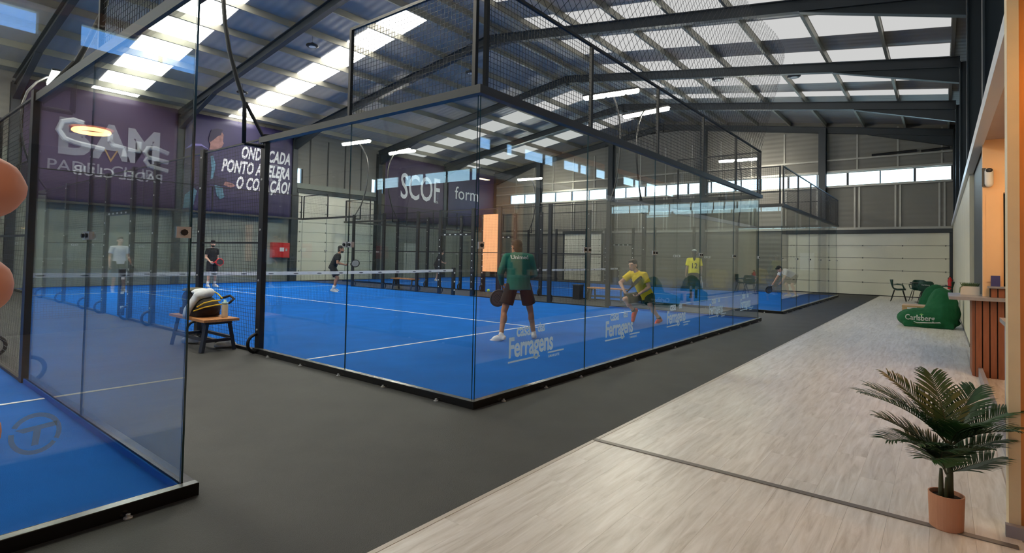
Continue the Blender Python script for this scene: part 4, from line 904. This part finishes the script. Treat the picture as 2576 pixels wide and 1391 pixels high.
# sports bag, towel, bottle
sb = empty('sports_bag', (-0.34, 5.12, 0.45)); tag(sb, 'black and brown sports bag with yellow trim on bench', 'bag')
BAGM = cloth('bag_dark', srgb(40, 33, 28), 0.2); OLIVE = cloth('bag_olive', srgb(92, 86, 62)); YTR = mat('bag_yellow', srgb(226, 192, 52), 0.6)
m = MB(); m.ell((-0.34, 5.10, 0.60), (0.20, 0.36, 0.16)); m.ell((-0.36, 5.2, 0.70), (0.17, 0.26, 0.15)); m.ell((-0.32, 4.95, 0.58), (0.18, 0.26, 0.13)); m.box((-0.5, 4.8, 0.455), (-0.18, 5.42, 0.56))
m.build('bag_body', BAGM, sb, remesh=0.014, smoothit=4)
m = MB(); m.ell((-0.36, 5.2, 0.815), (0.17, 0.26, 0.035)); m.build('bag_flap', OLIVE, sb, smooth=True)
MB().tube([(-0.50, 4.80, 0.60), (-0.44, 4.72, 0.66), (-0.34, 4.70, 0.685), (-0.22, 4.72, 0.69)], 0.010, 6).build('piping', YTR, sb); MB().tube([(-0.52, 4.86, 0.54), (-0.44, 4.71, 0.60), (-0.30, 4.685, 0.625), (-0.2, 4.72, 0.63)], 0.009, 6).build('piping', YTR, sb)
MB().tube([(-0.26, 5.0, 0.84), (-0.20, 4.85, 0.77), (-0.18, 4.75, 0.71)], 0.009, 6).build('piping', YTR, sb)
MB().tube([(-0.14, 4.9, 0.70), (-0.04, 4.82, 0.74), (-0.03, 4.72, 0.70), (-0.12, 4.68, 0.64)], 0.018, 6).build('strap', BAGM, sb, smooth=True)
tw = MB(); tw.capsule((-0.30, 4.90, 0.79), (-0.46, 4.90, 0.75), 0.07, 0.06); tw.capsule((-0.46, 4.90, 0.75), (-0.575, 4.92, 0.56), 0.055, 0.05); tw.capsule((-0.575, 4.92, 0.56), (-0.59, 4.93, 0.48), 0.05, 0.045); tw.ell((-0.36, 5.0, 0.80), (0.14, 0.13, 0.05))
tag(tw.build('towel', cloth('towel_white', srgb(220, 224, 226), 0.12), None, origin=(-0.45, 4.9, 0.5), loc=(-0.45, 4.9, 0.5), remesh=0.012, smoothit=2), 'crumpled white towel draped over the dark sports bag', 'towel')
bt = empty('sports_bottle', (-0.20, 4.62, 0.45)); tag(bt, 'translucent sports bottle with yellowish drink on bench', 'bottle')
MB().lathe([(0.0, 0), (0.040, 0.0), (0.042, 0.02), (0.042, 0.17), (0.036, 0.19)], (-0.20, 4.62, 0.45), 16).build('bottle_body', mat('drink', srgb(214, 202, 168), 0.3, var=0.1), bt, smooth=True)
MB().lathe([(0.041, 0.19), (0.041, 0.215), (0.018, 0.222), (0.016, 0.25), (0.0, 0.255)], (-0.20, 4.62, 0.45), 16).build('bottle_cap', mat('bottle_cap_green', srgb(180, 210, 196), 0.4), bt, smooth=True)
def shoe(x, y, rz, label):
    k = MB(); k.capsule((0, -0.10, 0.042), (0, 0.12, 0.036), 0.038, 0.040); k.ell((0, -0.05, 0.07), (0.042, 0.07, 0.045)); k.ell((0, 0.06, 0.055), (0.042, 0.09, 0.035))
    o = k.build('sneaker', C_SHOEW, None, remesh=0.01, smoothit=2, loc=(x, y, 0)); o.rotation_euler = (0, 0, rz); tag(o, label, 'shoe', 'shoes under the bench')
shoe(-0.12, 4.72, 1.0, 'white sneaker under the near end of the bench'); shoe(-0.30, 5.45, 0.6, 'white sneaker under the far end of the bench')
wbg = MB(); wbg.ell((-2.05, 15.3, 0.62), (0.18, 0.3, 0.17)); wbg.ell((-2.0, 15.1, 0.78), (0.13, 0.2, 0.12)); wbg.ell((-2.1, 15.45, 0.55), (0.16, 0.2, 0.1))
tag(wbg.build('duffel_bag', cloth('bag_pale', srgb(196, 198, 186), 0.15), None, origin=(-2.05, 15.3, 0.45), loc=(-2.05, 15.3, 0.45), remesh=0.02, smoothit=3), 'pale crumpled bag on the bench between left and middle courts', 'bag')
bn = empty('waste_bin', (12.1, 6.25, 0)); tag(bn, 'black square waste bin between courts beside bench', 'bin')
MB().prism([(-0.13, -0.13), (0.13, -0.13), (0.13, 0.13), (-0.13, 0.13)], (12.1, 6.25, 0), (12.1, 6.25, 0.46), (1,0,0), (0,1,0)).build('bin_body', BLACK, bn); MB().box((11.96, 6.11, 0.46), (12.24, 6.39, 0.50)).build('bin_rim', GREYS, bn)

# ---- bean bags
BEANM = cloth('bean_green', srgb(8, 92, 52), 0.08)
def bean(x, y, rz, label, print_=True):
    e_ = empty('bean_bag'); tag(e_, label, 'bean bag', 'green bean bags')
    m = MB(); m.ell((0, 0, 0.20), (0.42, 0.55, 0.22)); m.ell((0.0, -0.24, 0.34), (0.38, 0.33, 0.36)); m.ell((0.0, -0.25, 0.52), (0.31, 0.28, 0.34)); m.ell((0, -0.23, 0.72), (0.19, 0.19, 0.17)); m.ell((0, 0.34, 0.18), (0.36, 0.25, 0.19)); m.ell((0, 0.0, 0.12), (0.44, 0.57, 0.14)); m.box((-0.34, -0.45, 0.0), (0.34, 0.45, 0.1))
    o = m.build('bag_body', BEANM, e_, remesh=0.02, smoothit=14)
    for v in o.data.vertices:
        n_ = mnoise.noise(v.co*5.0)*0.022+mnoise.noise(v.co*13.0)*0.008
        v.co += v.normal*n_; v.co.z = max(v.co.z, 0.0)
    if print_:
        X_ = (0, -1, 0)
        for nm, body, s, oy, oz, mt, bo in (('lettering', 'Carlsberg', 0.165, 0.42, 0.16, WSTICK, 0.02), ('lettering', 'DANMARK', 0.042, 0.28, 0.065, mat('lime_print', srgb(120, 170, 90), 0.6), 0.006)):
            t = text(nm, body, s, mt, None, (-1.0, oy, oz), ax=X_, extrude=0.001, bold=bo, sx=0.82); t.parent = e_; stick_on(t, o, (1, 0, 0), 0.004)
        sw = MB().prism([(0.27, 0.13), (0.20, 0.115), (0.05, 0.13), (-0.10, 0.135), (-0.20, 0.15), (-0.22, 0.125), (-0.1, 0.115), (0.05, 0.105), (0.20, 0.09)], (-1.0, 0, 0), (-0.999, 0, 0), (0,1,0), (0,0,1)).build('swoosh', WSTICK, None); sw.parent = e_; stick_on(sw, o, (1, 0, 0), 0.004)
        cr = MB().prism([(0.04, 0.29), (0.0, 0.31), (-0.04, 0.29), (0, 0.275)], (-1.0, 0.12, 0), (-0.999, 0.12, 0), (0,1,0), (0,0,1)).build('crown_emblem', MATS['lime_print'], None); cr.parent = e_; stick_on(cr, o, (1, 0, 0), 0.004)
    e_.location = (x, y, 0.009); e_.rotation_euler = (0, 0, rz)
bean(11.75, -3.18, 0.0, 'dark green branded bean bag on the pale floor by the clubhouse wall')
bean(14.9, -3.3, -math.pi/2, 'dark green bean bag further along the clubhouse wall, mostly hidden', False)
lt = empty('low_table', (12.75, -2.98, 0.009)); tag(lt, 'low light wood table behind the green bean bag', 'table')
PINE = mat('light_pine', srgb(214, 176, 128), 0.5, var=0.1, vscale=6)
MB().box((12.4, -3.3, 0.38), (13.1, -2.66, 0.42)).build('table_top', PINE, lt, origin=(12.75, -2.98, 0.009))
for a in (12.44, 13.06):
    for b in (-3.26, -2.70): MB().box((a-0.035, b-0.035, 0.0), (a+0.035, b+0.035, 0.38)).build('leg', PINE, lt, origin=(12.75, -2.98, 0.0))
# ---- dining table and four chairs
CH = mat('chair_green', srgb(12, 62, 50), 0.45); LEGM = mat('chair_leg', srgb(24, 26, 26), 0.45)
def chair_proto():
    c = empty('shell_chair')
    vs, fs = [], []; prof = [(0.22, 0.44, 0.19), (0.10, 0.43, 0.22), (-0.05, 0.42, 0.23), (-0.15, 0.45, 0.235), (-0.20, 0.53, 0.24), (-0.235, 0.66, 0.235), (-0.26, 0.78, 0.20), (-0.265, 0.81, 0.14)]
    n = 8
    for k in (0, 1):
        for (y, z, w_) in prof:
            for i in range(n+1):
                s = -1+2*i/n; back = max(0, (z-0.45)/0.36)
                vs.append((s*w_, y+0.09*s*s*back-(0.012 if k else 0)*back, z+0.05*s*s*(1-back)-(0.014 if k else 0)*(1-back)))
    N = len(prof)*(n+1)
    for a in range(len(prof)-1):
        for i in range(n):
            q = (a*(n+1)+i, a*(n+1)+i+1, (a+1)*(n+1)+i+1, (a+1)*(n+1)+i); fs.append(q); fs.append(tuple(N+t for t in q[::-1]))
    for i in range(n):
        fs.append((i, N+i, N+i+1, i+1)); a = (len(prof)-1)*(n+1)+i; fs.append((a, a+1, N+a+1, N+a))
    for a in range(len(prof)-1):
        q = a*(n+1); fs.append((q, q+n+1, N+q+n+1, N+q)); q += n; fs.append((q, N+q, N+q+n+1, q+n+1))
    MB().add(vs, fs).build('seat_shell', CH, c, smooth=True)
    for sx in (-1, 1):
        MB().tube([(sx*0.225, -0.2, 0.60), (sx*0.27, -0.05, 0.64), (sx*0.26, 0.12, 0.62), (sx*0.20, 0.18, 0.47)], 0.014, 6).build('armrest', CH, c, smooth=True)
        for sy in (-1, 1): MB().tube([(sx*0.15, sy*0.13, 0.42), (sx*0.25, sy*0.24, 0.0)], [0.016, 0.011], 6).build('leg', LEGM, c)
    return c
c0 = chair_proto()
text('lettering', 'Carlsberg', 0.06, WSTICK, c0, (-0.12, -0.272, 0.66), ax=(1, 0, 0), ay=(0, 0, 1), extrude=0.001)
for i, (x, y, rz, l) in enumerate(((21.35, -2.15, math.pi, 'dark green shell chair at the left end of the dining table'), (22.05, -2.72, math.radians(80), 'dark green shell chair on the far side of the dining table'), (20.75, -3.0, math.radians(-95), 'dark green shell chair with its back towards the camera'), (21.4, -3.52, 0.0, 'dark green shell chair at table end by clubhouse wall'))):
    c = c0 if i == 0 else copy_tree(c0); c.location = (x, y, 0.009); c.rotation_euler = (0, 0, rz); tag(c, l, 'chair', 'green dining chairs')
dt = empty('dining_table', (21.4, -2.85, 0.009)); tag(dt, 'dark square dining table among the green chairs', 'table')
MB().box((21.05, -3.2, 0.70), (21.75, -2.5, 0.73)).build('table_top', LEGM, dt, origin=(21.4, -2.85, 0.0)); MB().tube([(21.4, -2.85, 0.02), (21.4, -2.85, 0.70)], 0.03, 8).build('pedestal', LEGM, dt, origin=(21.4, -2.85, 0.0)); MB().lathe([(0, 0), (0.22, 0), (0.22, 0.015), (0.03, 0.03)], (21.4, -2.85, 0.0), 20).build('foot_plate', LEGM, dt, origin=(21.4, -2.85, 0.0))
fe = empty('fire_extinguisher', (24.1, YC+0.10, 0.45)); tag(fe, 'red fire extinguisher hung at the end of the clubhouse wall', 'extinguisher')
MB().lathe([(0.0, 0), (0.075, 0.0), (0.08, 0.03), (0.08, 0.36), (0.05, 0.43), (0.025, 0.45), (0.02, 0.5)], (24.1, YC+0.10, 0.45), 16).build('cylinder', FRED, fe, smooth=True)
MB().box((24.06, YC+0.17, 0.60), (24.14, YC+0.186, 0.72)).build('instruction_label', BWHT, fe); MB().tube([(24.1, YC+0.1, 0.94), (24.16, YC+0.16, 0.9), (24.17, YC+0.16, 0.6)], 0.012, 6).build('hose', BLACK, fe); MB().box((24.02, YC+0.07, 0.95), (24.18, YC+0.13, 0.98)).build('handle', BLACK, fe)
MB().box((24.04, YC, 0.55), (24.16, YC+0.03, 0.85)).build('wall_bracket', BLACK, fe)

# ---- bar
SLAT = mat('walnut_slat', srgb(150, 92, 62), 0.5, var=0.14, vscale=5, stretch=(8, 8, 1)); STONE = mat('grey_stone_top', srgb(150, 148, 150), 0.3, var=0.15, vscale=12)
bc = empty('bar_counter', (5.8, YC-0.4, 0)); tag(bc, 'bar counter fronted with walnut slats under a grey stone top', 'counter')
MB().box((5.32, YC-0.88, 0.0), (6.3, YC+0.05, 0.965)).build('counter_body', mat('counter_black', srgb(30, 24, 22), 0.6), bc)
for i in range(13):
    y = YC+0.045-0.0705*i; MB().box((5.292, y-0.058, 0.0), (5.32, y, 0.965)).build('slat', SLAT, bc)
for i in range(10):
    x = 5.33+0.0705*i; MB().box((x, YC+0.05, 0.0), (x+0.058, YC+0.078, 0.965)).build('slat', SLAT, bc)
MB().box((5.2, YC-0.89, 0.965), (6.45, YC+0.31, 1.005)).build('counter_top', STONE, bc)
br = MB().box((5.46, YC-0.86, 1.005), (5.58, YC-0.10, 1.12)).build('riser', mat('counter_black', (0, 0, 0)), bc)
for i in range(10):
    y = YC-0.11-0.0705*i; MB().box((5.445, y-0.058, 1.007), (5.46, y, 1.115)).build('riser_slat', SLAT, bc)
MB().box((5.42, YC-0.88, 1.12), (5.585, YC-0.08, 1.145)).build('riser_top', STONE, bc)
lc = empty('low_counter', (1.8, YC-0.4, 0)); tag(lc, 'low grey stone counter beside the cream door jamb', 'counter')
MB().box((0.5, YC-0.7, 0.86), (3.4, YC-0.06, 0.90)).build('counter_top', STONE, lc); MB().box((0.55, YC-0.68, 0), (3.3, YC-0.09, 0.86)).build('counter_body', mat('pale_grey_front', srgb(176, 172, 176), 0.5), lc)
pl = empty('succulent_planter', (5.95, YC+0.10, 1.005)); tag(pl, 'small white planter with succulents on the bar counter', 'planter')
MB().prism([(-0.10, -0.05), (0.10, -0.05), (0.10, 0.05), (-0.10, 0.05)], (5.95, YC+0.08, 1.005), (5.95, YC+0.08, 1.12), (0,1,0), (1,0,0)).build('planter_box', mat('white_ceramic', srgb(226, 220, 208), 0.4), pl)
SUC = mat('succulent', srgb(96, 120, 78), 0.5, var=0.2)
for i in range(9):
    m = MB(); y = YC+0.0+0.02*i
    for k in range(7):
        a = 2*math.pi*k/7; m.capsule((5.95, y, 1.12), (5.95+0.03*math.cos(a), y+0.025*math.sin(a), 1.15+0.01*(k % 3)), 0.007, 0.003, 5)
    m.build('rosette', SUC, pl, kind='stuff')
MB().tube([(5.88, YC+0.16, 1.125), (5.86, YC+0.185, 1.10), (5.86, YC+0.19, 1.03)], 0.006, 5).build('trailing_stem', SUC, pl)
td = empty('counter_sign', (5.5, YC-0.16, 1.145)); tag(td, 'small navy tent sign with white code square standing on bar', 'sign')
MB().prism([(0.0, 0.0), (0.05, 0.0), (0.03, 0.135), (0.022, 0.135)], (5.47, YC-0.20, 1.145), (5.47, YC-0.11, 1.145), (1,0,0), (0,0,1)).build('card', mat('navy_card', srgb(46, 50, 110), 0.5), td)
cm = empty('wall_device', (5.57, YC-0.10, 2.45)); tag(cm, 'white capsule-shaped camera device high on the orange wall', 'camera')
m = MB(); m.capsule((5.56, YC-0.10, 2.47), (5.56, YC-0.10, 2.63), 0.045, 0.045, 14); m.build('device_body', WHITE, cm, smooth=True); MB().ell((5.52, YC-0.10, 2.64), (0.012, 0.036, 0.028)).build('lens', BLACK, cm, smooth=True); MB().box((5.57, YC-0.07, 2.44), (5.598, YC-0.03, 2.68)).build('mounting_plate', GREYS, cm)
vs_ = empty('decorative_bottle', (6.05, YC-0.32, 1.0)); 
MB().lathe([(0.0, 0), (0.04, 0), (0.042, 0.16), (0.015, 0.22), (0.014, 0.28), (0, 0.282)], (6.05, YC-0.32, 1.006), 12).build('glass_body', mat('dark_bottle', srgb(30, 36, 28), 0.15), vs_, smooth=True); MB().lathe([(0.0425, 0.05), (0.0428, 0.051), (0.0428, 0.12), (0.0425, 0.121)], (6.05, YC-0.32, 1.006), 12).build('bottle_label', BWHT, vs_)
tag(vs_, 'dark glass bottle standing on the bar behind the orange pier', 'bottle')
RING = emis('warm_ring', (1.0, 0.50, 0.14), 26.0)
def pendant(x, y, z, label):
    p_ = empty('ring_pendant', (x, y, z)); tag(p_, label, 'lamp', 'warm ring pendants')
    ring = [(x+0.17*math.cos(2*math.pi*k/28), y+0.17*math.sin(2*math.pi*k/28), z) for k in range(29)]
    MB().tube(ring, 0.022, 8, cap=False).build('light_ring', RING, p_, smooth=True)
    MB().lathe([(0.05, 0.10), (0.22, 0.03), (0.235, 0.03), (0.06, 0.115)], (x, y, z), 24).build('shade', mat('copper_shade', srgb(150, 84, 52), 0.4, 0.4), p_, smooth=True)
    MB().tube([(x, y, z+0.1), (x, y, 3.05)], 0.005, 5).build('cord', BLACK, p_)
pendant(-1.83, -4.6, 2.80, 'warm ring pendant lamp mirrored in the left court glass'); pendant(-0.42, -4.3, 2.6, 'added unseen warm ring pendant lighting the cream jamb'); pendant(2.4, -4.5, 2.62, 'warm ring pendant lamp over the low counter'); pendant(4.4, -4.4, 2.62, 'warm ring pendant lamp beside the orange wall')  # the pendant before the jamb is added out of view to light it

# ---- potted palm
pp = empty('potted_palm', (-0.02, -3.42, 0.009)); tag(pp, 'artificial palm in a terracotta pot on the pale plank floor', 'plant')
o0 = Vector((-0.02, -3.42, 0.009))
TERRA = mat('terracotta', srgb(196, 138, 104), 0.6, var=0.06, vscale=6); LEAF = mat('palm_leaf', srgb(38, 74, 34), 0.42, var=0.25, vscale=3, rand=0.25); STEM = mat('palm_stem', srgb(60, 62, 34), 0.6, var=0.2, vscale=12); SOIL = mat('soil', srgb(36, 28, 22), 0.9)
MB().lathe([(0.0, 0.0), (0.112, 0.0), (0.118, 0.01), (0.126, 0.285), (0.126, 0.29), (0.116, 0.29), (0.114, 0.25), (0.0, 0.25)], o0, 36).build('pot', TERRA, pp, smooth=False)
MB().lathe([(0.0, 0.0), (0.113, 0.0), (0.113, 0.006), (0.0, 0.012)], o0+Vector((0, 0, 0.25)), 24).build('soil', SOIL, pp)
for (dx, dy, h_, r0, lx) in ((0.03, -0.025, 0.40, 0.024, 0.01), (-0.02, 0.035, 0.26, 0.018, -0.01), (-0.03, 0.0, 0.2, 0.013, -0.03)):
    pts = [o0+Vector((dx+lx*t*t, dy, 0.24+h_*t)) for t in (0, 0.25, 0.5, 0.75, 1)]
    MB().tube(pts, [r0*1.25, r0*1.05, r0, r0*0.85, r0*0.6], 8).build('trunk', STEM, pp, smooth=True)
rvec = Vector((rt.x, rt.y, 0)).normalized(); dvec = Vector((fw.x, fw.y, 0)).normalized()
def frond(base, az, rise, L, droop, nl=24, wl=0.15, nm='frond'):
    """az: bearing in the plane, 0 = +x"""
    base = Vector(base); h = Vector((math.cos(az), math.sin(az), 0)); pts = []; N = 14
    for i in range(N+1):
        t = i/N; pts.append(base+h*(L*t*math.cos(rise*(1-0.5*t)))+Vector((0, 0, L*(t*math.sin(rise)-droop*t*t))))
    f_ = MB().tube(pts, [0.0065*(1-0.75*i/N) for i in range(N+1)], 6).build(nm, STEM, pp, smooth=True)
    lm = MB()
    for i in range(nl):
        t = 0.16+0.84*i/(nl-1); k = min(int(t*N), N-1); fr = t*N-k; q = pts[k].lerp(pts[k+1], fr); d = (pts[k+1]-pts[k]).normalized()
        side0 = d.cross(Vector((0, 0, 1))).normalized(); upn = side0.cross(d)
        ln = wl*(0.45+0.75*math.sin(math.pi*min(1, 0.12+0.8*t)))*random.uniform(0.9, 1.1)
        for s in (-1, 1):
            ang = math.radians(38+22*(1-t)+random.uniform(-5, 5)); dr = (d*math.cos(ang)+side0*s*math.sin(ang)+upn*0.22).normalized(); wv = dr.cross(upn).normalized()*0.0078
            a0 = q; a1 = q+dr*ln*0.45+upn*0.004; a2 = q+dr*ln*0.8-Vector((0, 0, 0.012)); a3 = q+dr*ln-Vector((0, 0, 0.03)); th = upn*0.0008
            vs = []
            for P_, w_ in ((a0, 0.5), (a1, 1.0), (a2, 0.7)): vs += [P_-wv*w_+th, P_+wv*w_+th, P_+wv*w_-th, P_-wv*w_-th]
            vs.append(a3); fs = []
            for b_ in (0, 4):
                for e2 in range(4): fs.append((b_+e2, b_+(e2+1) % 4, b_+4+(e2+1) % 4, b_+4+e2))
            fs += [(8, 9, 12), (9, 10, 12), (10, 11, 12), (11, 8, 12), (3, 2, 1, 0)]
            lm.add(vs, fs)
    lf = lm.build('leaflets', LEAF, None); lf.data.transform(Matrix.Translation(-o0)); lf.parent = f_; lf['kind'] = 'stuff'
azr = math.atan2(rvec.y, rvec.x); azd = math.atan2(dvec.y, dvec.x)
T1 = o0+Vector((0.04, -0.025, 0.60)); T2 = o0+Vector((-0.03, 0.035, 0.46)); T3 = o0+Vector((-0.06, 0, 0.40))
for (bs, rel, rise, L, dr_, nl) in ((T1, math.pi-0.15, 1.00, 0.78, 0.30, 30), (T1, math.pi-0.5, 1.12, 0.66, 0.24, 28), (T1, 2.1, 1.30, 0.60, 0.10, 30), (T1, 1.2, 1.36, 0.60, 0.08, 30), (T1, 0.5, 1.22, 0.58, 0.16, 30), (T1, -0.1, 1.0, 0.55, 0.24, 28), (T1, -1.0, 1.0, 0.46, 0.30, 26), (T1, -1.9, 1.15, 0.46, 0.28, 26),
                          (T2, math.pi+0.15, 0.95, 0.56, 0.42, 28), (T2, math.pi+0.5, 1.1, 0.50, 0.42, 26), (T2, math.pi-0.6, 1.2, 0.50, 0.3, 26), (T2, -0.1, 0.75, 0.50, 0.22, 26), (T2, -2.2, 1.05, 0.40, 0.35, 24), (T2, -1.2, 1.1, 0.42, 0.3, 24), (T3, math.pi+0.6, 1.1, 0.42, 0.45, 24), (T3, 0.1, 0.30, 0.44, 0.02, 22), (T3, 2.0, 1.2, 0.38, 0.3, 22)):
    frond(bs+Vector((0, 0, 0.07)), azr+rel, rise, L, dr_, nl+4, 0.23)
pp.scale = (0.62, 0.62, 0.62)
# ---- fingertips of the hand holding the phone, just left of the lens
hp = empty('hand', CAM+fw*0.13-rt2*0.16); tag(hp, 'blurred fingertips reaching in at the left edge of the view', 'hand')
FINGS = mat('finger_skin', srgb(184, 132, 120), 0.6)
def at_(u, v, dpt): return CAM+(fw+rt2*((u-1288)/1364.23)-up2*((v-695.5+87.33)/1364.23))*dpt
hm = MB()
for (u, v, ul, r_) in ((-42, 470, -330, 0.0080), (-74, 720, -340, 0.0080), (-106, 1100, -340, 0.0078)):
    a_, b_ = at_(u, v, 0.125), at_(ul, v+30, 0.125); hm.capsule(a_, a_.lerp(b_, 0.45), r_, r_*1.05, 12); hm.capsule(a_.lerp(b_, 0.45), at_(ul-60, v+60, 0.13), r_*1.05, r_*1.15, 12)
hm.capsule(at_(-390, 480, 0.135), at_(-400, 1250, 0.135), 0.014, 0.016); hm.ell(at_(-520, 850, 0.14), (0.03, 0.03, 0.045))
ho = hm.build('palm_and_fingers', FINGS, None, remesh=0.0022, smoothit=2); ho.data.transform(Matrix.Translation(-hp.location)); ho.parent = hp
bpy.data.scenes.remove(TMP)
